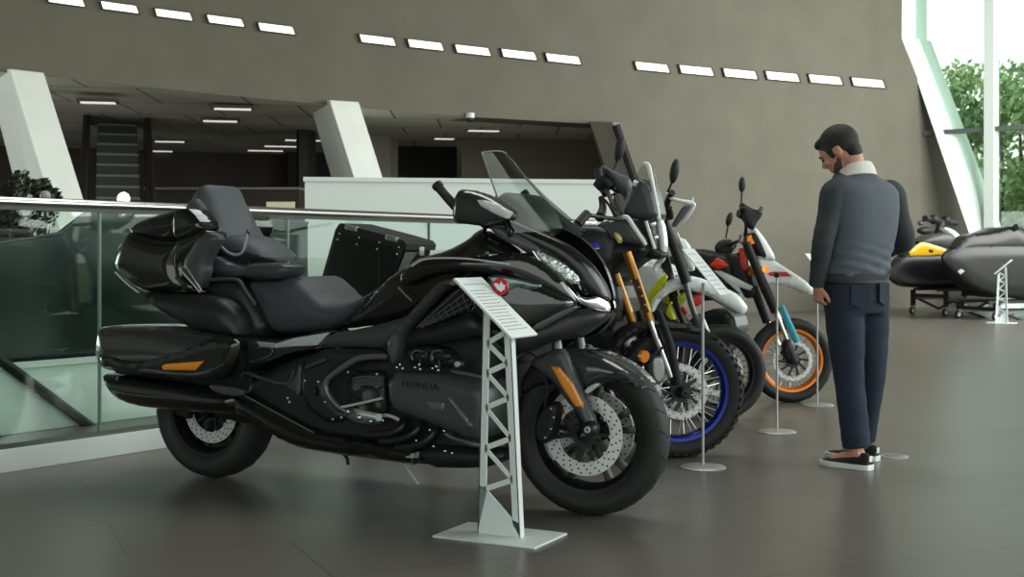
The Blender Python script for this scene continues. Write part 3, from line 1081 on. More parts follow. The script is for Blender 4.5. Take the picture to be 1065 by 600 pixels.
gpan('mirror_pod_rim', [(471, 223), (473, 206), (478, 197), (485, 197), (478, 206), (476, 228), (482, 233), (473, 232)], .41, M_PLASTIC, bulge=.02, D=.02, thick=.12)
gpan('turn_signal', [(496, 208), (503, 208), (518, 214), (531, 221), (526, 227), (512, 221), (500, 214)], .438, mat('clear_lens', rgb(212, 216, 212), rough=.25, coat=.4), bulge=.008, D=.02, thick=.03, rnd=0)
gpan('mirror_arm', [(508, 236), (516, 234), (540, 246), (562, 258), (556, 262), (536, 256), (518, 246)], .36, M_SATIN, bulge=.012, thick=.06, lat=nz(.36), both=True)
for sg in (1, -1):
    mb = MB().tube([Vector((p.x, p.y * sg, p.z)) for p in (G.p(455, 193, .40), G.p(462, 202, .395), G.p(474, 215, .38))], [.020, .019, .021], 14)
    o = mb.build('handlebar_grip', M_BLACK, GW)
    mb = MB().tube([Vector((p.x, p.y * sg, p.z)) for p in (G.p(453.6, 191.4, .40), G.p(456.5, 195, .40))], .023, 14)
    mb.build('bar_end', M_ENG, o)
    mb = MB().tube([Vector((p.x, p.y * sg, p.z)) for p in (G.p(474, 215, .38), G.p(496, 228, .30), G.p(506, 236, .15))], .014, 12)
    mb.build('handlebar', M_ENG, GW)
# windscreen: a curved clear sheet with a darker rim
rows = [(501.5, 158.5, .115, .03), (502.5, 163, .14, .04), (509, 182, .178, .055), (517, 204, .232, .085), (524, 222, .285, .115), (532, 242, .345, .145)]
mb = MB()
NS = 17
outer, inner = [], []
for (x, y, w, fb) in rows:
    u, z = G.uz(x, y, w)
    outer.append([Vector((u + fb * (1 - (2 * i / (NS - 1) - 1) ** 2), -w * (1 - 2 * i / (NS - 1)), z + .012 * (1 - (2 * i / (NS - 1) - 1) ** 2))) for i in range(NS)])
for row in outer:
    mb.v += [tuple(p) for p in row]
for row in outer:
    mb.v += [tuple(p + Vector((-.004, 0, -.002))) for p in row]
nr = len(rows)
for i in range(nr - 1):
    for j in range(NS - 1):
        a = i * NS + j
        mb.f.append((a, a + 1, a + 1 + NS, a + NS))
        q = a + nr * NS
        mb.f.append((q + NS, q + 1 + NS, q + 1, q))
mb.m = [0] * len(mb.f)
ws = mb.build('windscreen', M_SMOKE, GW, clean=False)
rim = [r[0] for r in reversed(outer)] + outer[0][1:-1] + [r[-1] for r in outer]
MB().tube(rim, .0035, 6).build('windscreen_edge', mat('screen_edge', rgb(120, 126, 124), rough=.3), ws)
for sg in (1, -1):
    pts = [Vector((p.x - .01, p.y * sg * .96, p.z)) for p in (outer[3][0], outer[4][0], outer[5][0])]
    MB().tube(pts, [.008, .018, .028], 8, squash=(1, .5), smooth=4).build('windscreen_bracket', M_PLASTIC, GW)

# --- exhaust and lower side
gpan('silencer', [(110, 389), (114, 388), (142, 391), (180, 396), (218, 402), (250, 406), (252, 420), (246, 430), (206, 428), (163, 425), (142, 422), (128, 417), (120, 410), (114, 401)], .31, M_GLOSS, bulge=.07, D=.075, thick=.03, g=.013, both=True)
gpan('heat_shield', [(216, 400), (232, 401), (252, 405), (254, 410), (246, 413), (222, 408)], .388, M_SATIN, bulge=.006, D=.02, thick=.03)
gpan('exhaust_pipe', [(246, 405), (262, 411), (290, 427), (326, 447), (360, 452), (400, 458), (440, 463), (440, 485), (403, 479), (340, 471), (300, 463), (268, 440), (246, 430)], .30, M_GLOSS, bulge=.06, D=.06, thick=.03, both=True)
gtube('exhaust_highlight', [(254, 411, .365), (285, 428, .365), (326, 450, .36)], .004, M_ENG2)  # lighter tube in place of the highlight running along the pipe
gpan('belly_cover', [(434, 462), (470, 462), (500, 466), (528, 470), (520, 482), (500, 487), (440, 486)], .27, M_PLASTIC, bulge=.04, thick=.1, both=True)
# --- engine side
gpan('cylinder_head_cover', [(403, 387), (440, 388), (462, 390), (488, 396), (505, 398), (512, 420), (506, 455), (488, 457), (469, 448), (434, 435), (406, 426)], .37, M_SATIN, bulge=.035, D=.05, thick=.2, both=True, label='dark grey cylinder head cover with maker lettering')
gpan('head_cover_rib', [(462, 410), (468, 411), (492, 440), (490, 446), (484, 443)], .405, M_ENG2, bulge=.008, D=.01, thick=.02)
gpan('head_cover_badge', [(443, 417), (462, 419), (461, 427), (446, 426)], .405, M_ENG2, bulge=.004, D=.01, thick=.01, rnd=0)
tx = text_mb('HONDA', .038, .003)
c, c2 = G.p(437, 401, .4065), G.p(457, 403.4, .4065)
tx.xform(Matrix.Translation(c) @ Matrix.Rotation(-math.atan2(c.z - c2.z, c2.x - c.x), 4, 'Y').inverted() @ Matrix.Rotation(pi / 2, 4, 'X') @ Matrix.Diagonal((1.25, 1, 1, 1)))
tx.build('maker_lettering', M_ENG, GW, smooth=False)
gpan('injector_cover', [(424, 362), (436, 359), (462, 361), (470, 366), (472, 382), (456, 382), (430, 380), (424, 376)], .32, M_PLASTIC, bulge=.02, thick=.12, both=True)
for (x, y) in ((436, 370), (456, 372)):
    mb = MB()
    pp = [G.p(x + 8.5 * cos(a) + .1 * 7 * sin(a), y + 6.5 * sin(a), .345) for a in [2 * pi * i / 16 for i in range(17)]]
    mb.tube(pp, .007, 8)
    mb.build('intake_port', M_ENG, GW)
    gtube('injector', [(x, y - 1, .345), (x + 1, y + 8, .352), (x - 1, y + 13, .36)], .008, M_ENG)
mb = MB()
for (x, y) in ((413, 382), (416, 379), (419, 383), (432, 382), (436, 379), (437, 384), (450, 383), (454, 381), (456, 385)):
    mb.ball(G.p(x, y, .385), .0065, 8, 6)
mb.build('chrome_bolts', M_CHROME, GW)
mb = MB().lathe([(1e-4, -.012), (.022, -.012), (.026, -.004), (.026, .01), (1e-4, .01)], G.p(477, 378.5, .35), 'y', 20)
mb.build('oil_cap', M_ENG, GW)
mb = MB().lathe([(1e-4, -.016), (.011, -.016), (.011, .0), (1e-4, 0)], G.p(477, 378.5, .36), 'y', 12)
mb.build('cap_bolt', M_SILVER, GW)
for (x0, x1) in ((426, 444), (447, 468)):                              # two ribbed intake covers
    mb = MB()
    pillow(mb, pts2(G, [(x0, 364), (x1, 365), (x1 + 1, 376), (x0, 375)], .34), .345, .012, .02, .03)
    mb.build('intake_cover', M_ENG, GW)
    gtube('intake_clip', [(x0 + 3, 374, .362), (x0 + 2, 368, .366), (x0 + 7, 364.5, .366), (x0 + 13, 365.5, .366)], .0055, M_ENG2)
gtube('coolant_hose', [(470, 386, .36), (486, 389, .37), (500, 392, .37)], .008, M_ENG2)
gpan('footrest_plate', [(356, 424), (372, 428), (392, 432), (402, 440), (380, 443), (360, 436)], .33, M_ENG2, bulge=.012, D=.02, thick=.03)
for (x, y, rr) in ((362, 428, .010), (374, 434, .012), (386, 438, .010), (398, 437, .009)):
    MB().ball(G.p(x, y, .355), rr, 10, 8).build('footrest_bolt', M_CHROME, GW)
gtube('gear_rod', [(352, 424, .345), (372, 420, .35), (398, 414, .35)], .006, M_SILVER)
gtube('wiring_loom', [(366, 386, .31), (378, 391, .32), (392, 389, .32), (401, 394, .32)], .008, M_BLACK)
for k in range(5):
    gtube('crankcase_fin', [(367, 393 + k * 2.1, .326), (382, 391.5 + k * 2.1, .33), (399, 392.5 + k * 2.1, .326)], .0035, M_ENG2)
gpan('crankcase_panel', [(366, 399), (380, 401), (382, 414), (368, 416)], .312, M_BLACK, bulge=.006, D=.01, thick=.02)
# crankcase, frame rail, plates
gpan('crankcase_cover', [(362, 388), (392, 384), (404, 388), (406, 426), (398, 437), (376, 434), (364, 420)], .28, M_ENG, bulge=.03, D=.04, thick=.1, both=True)
mb = MB()
for (x, y, r, w) in ((384, 412, .034, .32), (372, 402, .022, .31), (394, 400, .02, .31), (378, 424, .02, .315), (395, 420, .018, .31)):
    mb.lathe([(1e-4, -.014), (r * .8, -.014), (r, -.004), (r, .02), (1e-4, .02)], G.p(x, y, w), 'y', 18)
    for k in range(4):
        a = k * pi / 2 + x
        mb.ball(G.p(x, y, w + .016) + Vector((r * .7 * cos(a), 0, r * .7 * sin(a))), .004, 6, 4)
mb.build('clutch_cover', M_ENG2, GW)
gpan('frame_plate', [(313, 377), (326, 369), (341, 362), (372, 363), (402, 364), (404, 378), (372, 374), (346, 390), (340, 399), (342, 410), (352, 422), (366, 432), (352, 440), (335, 438), (314, 416)], .29, M_PLASTIC, bulge=.02, D=.03, thick=.1, both=True)
gtube('frame_rail', [(404, 371, .345), (386, 371, .345), (370, 374, .345), (348, 388, .345), (339.5, 397, .345), (340.5, 408, .345), (350, 421, .345), (364, 430, .34)], [.012, .013, .014, .014, .014, .013, .012, .010], M_ENG2, smooth=4)
gtube('frame_slot_highlight', [(318, 382.5, .325), (328, 378.5, .325), (339, 374, .325)], .008, M_SATIN)  # grey tube paints the highlight of the slot
gpan('footrest_bracket', [(296, 401), (304, 396), (312, 378), (314, 384), (312, 414), (306, 408)], .29, M_SATIN, bulge=.01, thick=.03)
mb = MB().lathe([(1e-4, -.012), (.018, -.012), (.02, 0), (.02, .01), (1e-4, .01)], G.p(327, 407, .32), 'y', 18)
mb.build('pivot_cap', M_BLACK, GW)
mb = MB()
for (x, y) in ((317, 396), (331, 397), (338, 418), (362, 387), (392, 389), (299, 414), (301, 418), (346, 436), (355, 434)):
    mb.ball(G.p(x, y, .335), .0055, 8, 6)
mb.build('frame_bolts', M_SILVER, GW)
gtube('brake_linkage', [(250, 392, .27), (256, 388, .27), (280, 396, .27), (300, 398, .27), (306, 384, .27)], .009, M_SATIN)
mb = MB()
a, b = G.p(368, 428, .30), G.p(394, 434, .41)
mb.tube([a, b], .016, 10)
mb.build('footrest', M_SILVER, GW)
gtube('brake_pedal', [(366, 431, .33), (380, 434, .34), (402, 432, .36), (414, 436, .38)], .008, M_SILVER)
for (pp) in (((422, 436, .30), (417, 445, .33), (404, 451, .34), (384, 452, .34)), ((438, 438, .30), (432, 449, .33), (416, 457, .34), (396, 459, .34)), ((454, 442, .29), (448, 454, .32), (436, 462, .33), (412, 466, .33))):
    gtube('exhaust_header', pp, .017, M_ENG, n=12)
mb = MB()
for (x, y) in ((409, 456), (433, 458), (451, 464), (463, 469), (470, 471), (462, 448), (447, 447)):
    mb.ball(G.p(x, y, .345), .006, 8, 6)
mb.build('header_bolts', M_CHROME, GW)
gtube('lower_crash_bar', [(464, 451, .33), (476, 457, .36), (500, 463, .36), (524, 462, .30)], .010, M_ENG2)
sg = gtube('stand_lever', [(414, 476, .22), (418, 478, .24), (424, 487, .27), (431, 497, .29), (435, 502, .31)], .007, M_SILVER)
gtube('stand_lever', [(352, 468, .2), (360, 475, .22), (362, 483, .23)], .008, M_PLASTIC)

# --- front end: steered with the wheel
ST = Matrix.Translation((1.017, 0, 0)) @ Matrix.Rotation(R(-9), 4, 'Z') @ Matrix.Translation((-1.017, 0, 0))
gpan('fork_cover', [(549, 376), (566, 367), (583, 361), (590, 370), (597, 386), (604, 402), (612, 424), (619, 440), (616, 448), (608, 444), (604, 434), (590, 418), (576, 398), (562, 388)], .150, M_SATIN, bulge=.02, D=.03, thick=.03, both=True)
gpan('fork_reflector', [(573, 381), (582, 382), (588, 389), (596, 399), (606, 420), (606, 424), (598, 422), (585, 403)], .172, M_AMBER, bulge=.005, D=.01, thick=.01, rnd=0, label='amber reflector strip')
gpan('front_fender', [(584, 362), (603, 364), (622, 369), (643, 379), (659, 391), (670, 406), (658, 401), (643, 397), (626, 398), (611, 409), (603, 400), (592, 378)], .085, M_DGREY, full=True, bulge=.05, D=.10, g=.014)
gpan('fender_rear', [(556, 372), (584, 362), (592, 378), (600, 398), (580, 398), (556, 402), (545, 412), (540, 400)], .08, M_PLASTIC, full=True, bulge=.03, D=.06)
gpan('fender_badge_panel', [(626, 395), (637, 387), (649, 389), (659, 395), (645, 395)], .130, M_PLASTIC, bulge=.005, D=.02, thick=.02)
gpan('fender_bracket', [(607, 407), (611, 410), (617, 405), (624, 400), (620, 398), (612, 402)], .14, M_SILVER, bulge=.004, D=.01, thick=.02)
for sgn in (1, -1):
    pa, pb = G.p(576, 336, .11), G.p(580, 366, .12)
    MB().tube([(pa.x, pa.y * sgn, pa.z), (pb.x, pb.y * sgn, pb.z)], .022, 16).build('fork_leg', M_ENG2, GW)
    pc = G.p(612, 444, .12)
    MB().tube([(pb.x, pb.y * sgn, pb.z), (pc.x, pc.y * sgn, pc.z)], [.026, .03], 14).build('lower_fork_arm', M_ENG, GW)
mb = MB().lathe([(1e-4, -.03), (.010, -.03), (.012, -.026), (.02, -.026), (.03, -.015), (.034, .0), (.034, .02), (1e-4, .02)], G.p(614, 446, .165), 'y', 24)
ax = mb.build('axle_holder', M_ENG, GW)
mb = MB().lathe([(.007, -.034), (.013, -.034), (.015, -.02), (.007, -.02)], G.p(614, 446, .165), 'y', 6, close=True)
mb.build('axle_nut', M_SILVER, ax, smooth=False)
for sgn in (1, -1):
    mb = MB()
    poly = pts2(G, [(570, 420), (578, 417), (584, 424), (580, 440), (577, 456), (566, 462), (558, 452), (560, 434)], .115)
    pillow(mb, poly, .135, .02, .02, .05)
    if sgn < 0:
        mb = mb.mirror_y()
    c = mb.build('brake_caliper', M_BLACK, GW)
    if sgn > 0:
        b = MB()
        for (x, y) in ((573, 425), (576, 434), (573, 446), (567, 455)):
            b.ball(G.p(x, y, .16), .005, 8, 6)
        b.build('caliper_bolts', M_SILVER, c)
gtube('torque_arm', [(574, 455, .15), (590, 452, .152), (602, 442, .15)], .009, M_ENG)
gtube('brake_hose', [(553, 378, .14), (566, 393, .15), (569, 408, .155), (566, 424, .15)], .005, M_BLACK)
gtube('brake_hose', [(532, 372, .16), (548, 366, .16), (562, 376, .15), (566, 392, .15)], .005, M_BLACK)
gtube('radiator_hose', [(532, 376, .24), (545, 366, .22), (560, 352, .2), (590, 350, .15)], .012, M_PLASTIC)
# round red emblem with a white wing on the side fairing
bp_ = G.p(520.5, 298, .43)
bz = bp_.y
mb = MB().lathe([(1e-4, -.006), (.034, -.006), (.036, 0), (.036, .004), (1e-4, .004)], bp_, 'y', 28)
em = mb.build('round_emblem', mat('emblem_red', rgb(176, 24, 40), rough=.3), GW)
em['label'] = 'round red emblem with white wing'
wing = [(-.025, .014), (-.010, .013), (.000, .007), (.006, .022), (.014, .010), (.026, .004), (.022, -.004), (.024, -.012), (.013, -.013), (.010, -.021), (-.001, -.016), (-.013, -.010), (-.016, -.002), (-.023, .004)]
mb = MB().prism([bp_ + Vector((a, -.0062, b)) for a, b in wing], (0, -.0015, 0))
mb.build('wing_mark', M_WHITEGLOSS, em, smooth=False)

# ------------------------------------------------------------------ the three tall bikes behind
class Bike:
    """body frame B and front frame S (the steered fork, wheel and bars); all parts end up in the root's own space"""

    def __init__(self, name, contact, head, steer, ufront, label):
        g = ground(*contact)
        U = Vector((cos(head), sin(head), 0))
        o = g - U * ufront
        self.B = Frame(o.x, o.y, head)
        self.S = Frame(g.x, g.y, head + steer)
        self.root = empty(name, self.B.o, head)
        tag(self.root, label, 'motorcycle', 'motorcycles on display')
        self.steer = steer
        self.M = (Matrix.Translation(self.B.o) @ Matrix.Rotation(head, 4, 'Z')).inverted() @ Matrix.Translation(self.S.o) @ Matrix.Rotation(head + steer, 4, 'Z')

    def pan(self, name, px, w, m, S=False, bulge=.02, D=.04, thick=.03, both=False, full=False, rnd=1, g=None, label=None, side=1, parent=None):
        fr = self.S if S else self.B
        poly = pts2(fr, px, w)
        mb = MB()
        if full:
            pillow(mb, poly, abs(w), bulge, D, 2 * abs(w), g, rnd, back=bulge)
        else:
            pillow(mb, poly, w, bulge, D, thick, g, rnd)
        r = None
        for k in ((0, 1) if both else (0,)):
            q = mb if k == 0 else mb.mirror_y()
            if S:
                q = MB().merge(q).xform(self.M)
            o = q.build(name, m, parent or self.root)
            if label:
                o['label'] = label
            r = r or o
        return r

    def P(self, x, y, w, S=False):
        p = (self.S if S else self.B).p(x, y, w)
        return self.M @ p if S else p

    def tube(self, name, pts, r, m, S=False, n=10, smooth=5, squash=None, both=False, parent=None):
        r_ = None
        for sg in ((1, -1) if both else (1,)):
            q = []
            for (x, y, w) in pts:
                p = (self.S if S else self.B).p(x, y, w)
                p.y *= sg
                q.append(self.M @ p if S else p)
            o = MB().tube(q, r, n, smooth=smooth if len(q) > 2 else 0, squash=squash).build(name, m, parent or self.root)
            r_ = r_ or o
        return r_

    def local(self, u, y, z, S=False):
        return self.M @ Vector((u, y, z)) if S else Vector((u, y, z))


M_BLUE = mat('blue_anodised_rim', rgb(30, 48, 132), rough=.22, metal=.6)
M_GOLD = mat('gold_fork', rgb(176, 128, 62), rough=.28, metal=.8)
M_ORANGE = mat('orange_anodised', rgb(236, 130, 36), rough=.3, metal=.35)
M_REDOR = mat('red_orange_plastic', rgb(226, 62, 26), rough=.3, coat=.3)
M_YELLOW = mat('acid_yellow_plastic', rgb(222, 226, 40), rough=.4)
M_CYAN = mat('cyan_fork_guard', rgb(76, 190, 214), rough=.35)
M_NAVY = mat('navy_plastic', rgb(36, 46, 84), rough=.4)
M_DARKG = mat('dark_grey_plastic', rgb(74, 78, 78), rough=.38)
M_ALU = mat('silver_aluminium', rgb(150, 156, 152), rough=.35, metal=.7)
M_RED = mat('red_plastic', rgb(190, 34, 30), rough=.35)


def mirror(b, name, cx, cy, hw, hh, w, stem, tilt=.25, S=True):
    c = b.P(cx, cy, w, S)
    sc = (b.S if S else b.B)
    k = (c - b.P(cx + 1, cy, w, S)).length
    mb = MB().ball((0, 0, 0), 1.0, 16, 12, (k * hw * 1.1, k * hw * 1.3, k * hh))
    mb.xform(Matrix.Translation(c) @ Matrix.Rotation(tilt, 4, 'Y'))
    o = mb.build(name, M_BLACK, b.root)
    b.tube('mirror_stem', stem, .007, M_BLACK, S, parent=o)
    return o


# ---------- adventure bike: blue rims, gold fork, black panniers
A = Bike('adventure_motorcycle', (705, 475), R(-27), R(35), .86, 'black adventure motorcycle with blue wire wheel, gold fork and black metal panniers')
r_ = A.root
wl = wire_wheel(r_, 'front_wheel', A.local(0, 0, .358, True), .362, .115, .268, M_BLUE, A.steer, 'knobby', disc=(.148, .112), discw=.06, n=40, disc_side=(-1, 1))
wire_wheel(r_, 'rear_wheel', (-.92, 0, .34), .34, .16, .235, M_BLUE, 0, 'knobby', n=32)
A.pan('engine', [(470, 380), (520, 345), (600, 330), (640, 345), (650, 390), (620, 430), (540, 440), (480, 420)], .2, M_ENG, full=True, bulge=.03)
A.pan('skid_plate', [(560, 440), (640, 380), (660, 385), (650, 420), (600, 450)], .14, M_ALU, full=True)
A.pan('fuel_tank', [(500, 300), (540, 262), (580, 240), (612, 232), (640, 240), (640, 280), (610, 310), (560, 320)], .2, M_PLASTIC, full=True, bulge=.05, D=.1)
A.pan('seat', [(400, 290), (450, 300), (500, 300), (530, 280), (540, 290), (520, 312), (470, 322), (400, 310)], .15, M_SEAT, full=True, bulge=.03)
A.pan('tail_rack', [(380, 285), (420, 282), (440, 292), (420, 304), (385, 300)], .2, M_BLACK, full=True)
A.pan('swingarm', [(430, 420), (480, 395), (560, 400), (560, 415), (480, 412), (435, 435)], .13, M_ALU, full=True)
A.tube('rear_frame', [(540, 330, .13), (470, 320, .15), (410, 300, .15)], .015, M_BLACK, both=True)
A.tube('side_stand', [(545, 420, -.15), (532, 452, -.22), (519, 466, -.30)], .011, M_BLACK)
# pannier cases
for sgn in (1,):
    def pk(px, w):
        return [(u, z) for u, z in pts2(A.B, px, w)]
    W0 = .50
    mb = MB()
    pillow(mb, pk([(349, 238), (420, 257), (416, 272), (409, 290), (404, 316), (392, 326), (352, 313), (344, 309), (336, 303), (333, 294)], W0), W0, .006, .02, .30, rnd=0)
    body = (mb if sgn > 0 else mb.mirror_y()).build('pannier', mat('black_powder_coat', rgb(27, 28, 28), rough=.38, metal=.3), r_)
    mb = MB()
    pillow(mb, pk([(352, 234), (354, 232), (400, 244), (420, 250), (423, 254), (422, 260), (420, 260), (352, 241), (349, 239)], W0 + .01), W0 + .012, .004, .01, .325, rnd=0)
    (mb if sgn > 0 else mb.mirror_y()).build('lid', M_BLACK, body)
    for (xa, xb, y) in ((361, 373, 236), (403, 415, 247)):
        mb = MB()
        pillow(mb, pk([(xa, y - 3), (xb, y), (xb, y + 5), (xa, y + 2.4)], W0), W0 + .022, .004, .01, .02, rnd=0)
        (mb if sgn > 0 else mb.mirror_y()).build('latch', M_ALU, body)
    b1, b2 = A.B.p(420.5, 262, W0 + .004), A.B.p(410, 290, W0 + .004)
    b1.x += .006
    b2.x += .006
    MB().prism([b1, b2, b2 + Vector((0, .03, 0)), b1 + Vector((0, .13, 0))], (.004, 0, 0)).build('corner_bracket', M_ALU, body, smooth=False)
    MB().box(b1 + Vector((.004, .16, .004)), (.02, .05, .05)).build('corner_guard', M_ALU, body, bevel=.004)
    for (x, y) in ((351, 249), (353, 243), (371, 254), (373.5, 247), (392, 259), (394.5, 252), (413, 264), (415, 257), (336.5, 293)):
        p = A.B.p(x, y, W0 + .014)
        p.y *= sgn
        MB().ball(p, .0058, 8, 6).build('rivet', M_SILVER, body)
    for xx in (355, 394):
        a, b2 = A.B.p(xx, 262, W0 + .006), A.B.p(xx, 304 if xx > 370 else 300, W0 + .006)
        a.y *= sgn
        b2.y *= sgn
        MB().tube([a, b2], .004, 6).build('pressed_rib', M_BLACK, body)
    q = [A.B.p(345, 309, .40), A.B.p(350, 318, .36), A.B.p(372, 322, .3), A.B.p(410, 312, .2)]
    for p in q:
        p.y *= sgn
    MB().tube(q, .010, 8, smooth=4).build('pannier_rail', M_BLACK, r_)
# front bodywork
A.pan('beak', [(600, 247), (620, 248), (645, 250), (674, 257), (669, 264), (652, 271), (641, 280), (632, 289), (622, 282), (606, 262)], .17, M_PLASTIC, full=True, bulge=.05, D=.08)
A.pan('beak_tip', [(660, 255), (674, 256), (690, 264), (684, 270), (672, 268), (664, 264)], .06, M_PLASTIC, full=True, bulge=.02)
A.pan('side_fairing', [(602, 250), (622, 232), (640, 227), (652, 226), (660, 236), (673, 255), (640, 252)], .19, M_DARKG, bulge=.02, thick=.05, both=True)
A.tube('fairing_white_edge', [(634, 231, .21), (643, 227, .21), (652, 226, .21), (659, 236, .205), (672, 255, .19)], [.006, .011, .013, .013, .010], M_WHITEGLOSS)
A.pan('headlamp', [(668, 228), (675, 224), (679, 228), (682, 262), (678, 264), (674, 250)], .045, M_SATIN, full=True, bulge=.02)
A.tube('headlamp_white_trim', [(672, 230, .09), (676, 244, .09), (681, 259, .085)], .010, M_WHITEGLOSS)
A.pan('nose_white_panel', [(682, 231), (686, 226), (690, 238), (692, 262), (687, 262), (685, 246)], -.02, M_WHITEGLOSS, bulge=.01, thick=.05)
A.tube('nose_white_edge', [(690, 264, -.03), (689, 270, -.03), (684, 274, -.03), (680, 282, -.02)], .014, M_WHITEGLOSS)
for (y, rr) in ((233, .018), (247, .016)):
    mb = MB().ball(A.B.p(679 + (y - 233) * .2, y, .06), rr, 14, 8, (1, .6, 1.2))
    mb.build('lamp_lens', M_CHROME, r_)
A.pan('instrument_tower', [(647, 222), (656, 205), (665, 187), (669, 186), (677, 195), (682, 212), (684, 227), (668, 229), (652, 226)], .07, M_SATIN, full=True, bulge=.03, D=.04)
# screen and its white edges
mb = MB()
po = pts2(A.B, [(652, 222), (657, 200), (662, 184), (667, 173), (673, 168.5), (679, 171), (683, 185), (688, 226), (670, 230)], .0)
pillow(mb, po, .012, .0, .02, .008, rnd=1)
sc = mb.build('windscreen', M_SMOKE, r_)
A.tube('screen_white_edge', [(670, 169.5, .03), (674, 172, .035), (677, 183, .04), (681, 203, .045), (685.5, 228, .05)], [.010, .015, .013, .012, .012], M_WHITEGLOSS)
A.tube('screen_clip', [(659, 190, .04), (663, 192, .04)], .018, M_WHITEGLOSS)
# emblem and indicator
A.pan('side_emblem', [(607, 254), (620, 252), (625, 258), (609, 262)], .268, mat('emblem_blue', rgb(58, 54, 196), rough=.3), bulge=.003, D=.01, thick=.04, rnd=0, label='blue emblem patch')
A.pan('emblem_mark', [(609, 259.5), (622, 257.5), (624, 258.6), (610, 261.2)], .273, M_WHITEGLOSS, bulge=.001, D=.01, thick=.005, rnd=0)
A.tube('front_indicator', [(640, 243, .21), (643, 247, .24), (645, 251, .26)], [.010, .016, .014], mat('indicator_amber_pale', rgb(206, 186, 120), rough=.3))
# fork: far leg on the left in the picture, near leg beside the disc
for (w, sx, nm) in ((.105, 0, 'near'), (-.105, 0, 'far')):
    top = {'near': (652, 262), 'far': (640, 285)}[nm]
    mid = {'near': (676, 334), 'far': (657.5, 335)}[nm]
    low = {'near': (698, 392), 'far': (690, 402)}[nm]
    A.tube('fork_tube', [(*top, w), (*mid, w)], .024, M_GOLD, True, 16)
    A.tube('fork_slider', [(*mid, w), (*low, w)], .018, M_CHROME, True, 14)
    gx = 8 if nm == 'near' else 6
    A.tube('fork_guard', [(mid[0] + gx, mid[1] - 12, w + .01), (mid[0] + gx + 12, mid[1] + 24, w + .01), (low[0] + 6, low[1] + 8, w + .01)], [.020, .028, .03], M_PLASTIC, True, 12, squash=(1, .6))
a_, b_ = (661, 285), (673, 320)
for k in range(4):                                                   # dark lettering-like marks on the near gold tube
    x, y = 659 + k * 3.2, 291 + k * 9.2
    A.pan('fork_decal', [(x, y), (x + 4, y - 1), (x + 7, y + 6), (x + 4, y + 7), (x + 2, y + 4)], .131, M_BLACK, True, bulge=.001, D=.01, thick=.004, rnd=0)
A.pan('front_fender', [(632, 368), (640, 352), (655, 338), (676, 334), (700, 335), (735, 344), (752, 354), (735, 350), (706, 344), (680, 342), (660, 348), (646, 360), (638, 372)], .065, M_BLACK, True, full=True, bulge=.02, D=.03)
A.tube('wheel_reflector', [(668, 370, .14), (671, 371, .16)], .032, M_AMBER, True, 14)
A.pan('brake_caliper', [(676, 372), (686, 368), (692, 378), (692, 394), (684, 402), (676, 392)], .11, M_ALU, True, bulge=.02, D=.02, thick=.05)
A.pan('caliper_body', [(670, 380), (678, 374), (682, 390), (678, 398)], .12, M_BLACK, True, bulge=.01, D=.02, thick=.05)
A.tube('brake_hose', [(684, 340, .12), (690, 356, .14), (684, 370, .13)], .005, M_BLACK, True)
mb = MB().lathe([(.006, -.03), (.018, -.03), (.026, -.02), (.03, 0), (.03, .02), (.006, .02)], (0, -.115, .358), 'y', 18)
mb.xform(A.M).build('axle_holder', M_ENG, r_)
A.pan('radiator', [(632, 292), (646, 300), (640, 345), (626, 340)], .16, M_PLASTIC, full=True)
# handlebar
A.tube('handlebar', [(626, 192, -.42), (632, 200, -.30), (640, 218, -.1), (646, 222, .1)], .013, M_ENG, True)
A.tube('handlebar_grip', [(601, 233, .40), (611, 222, .36)], .024, M_BLACK, True, 14)
A.tube('handlebar_right', [(611, 223, .36), (626, 226, .22), (646, 228, .1)], .011, M_ENG, True)
A.tube('switch_housing', [(621, 196, -.40), (630, 188, -.38), (636, 195, -.36)], [.034, .046, .034], M_BLACK, True, 12)
A.tube('grip', [(622, 176, -.46), (624, 190, -.42), (630, 202, -.34)], .022, M_BLACK, True, 12)
A.tube('clutch_lever', [(636, 196, -.36), (644, 200, -.38), (641, 193, -.42), (636, 186, -.46)], .009, M_BLACK, True)
A.pan('handguard', [(626, 171), (634, 175), (646, 181), (655, 184), (658, 193), (655, 202), (650, 210), (648, 203), (642, 197), (634, 184), (627, 176)], -.34, M_DARKG, True, bulge=.03, D=.05, thick=.03)
A.tube('cables', [(633, 205, -.3), (641, 202, -.25), (645, 214, -.15), (644, 228, 0)], .006, M_BLACK, True)
A.tube('cable', [(627, 206, -.3), (634, 214, -.25), (640, 226, -.1)], .008, M_BLACK, True)
A.tube('clutch_reservoir', [(625, 205, -.34), (627, 216, -.30), (624, 226, -.2)], [.016, .022, .03], M_BLACK, True)
mirror(A, 'mirror', 644.5, 155, 4.6, 13.5, -.44, [(638, 177, -.42), (641, 171, -.43), (643.5, 163, -.44)], .22)

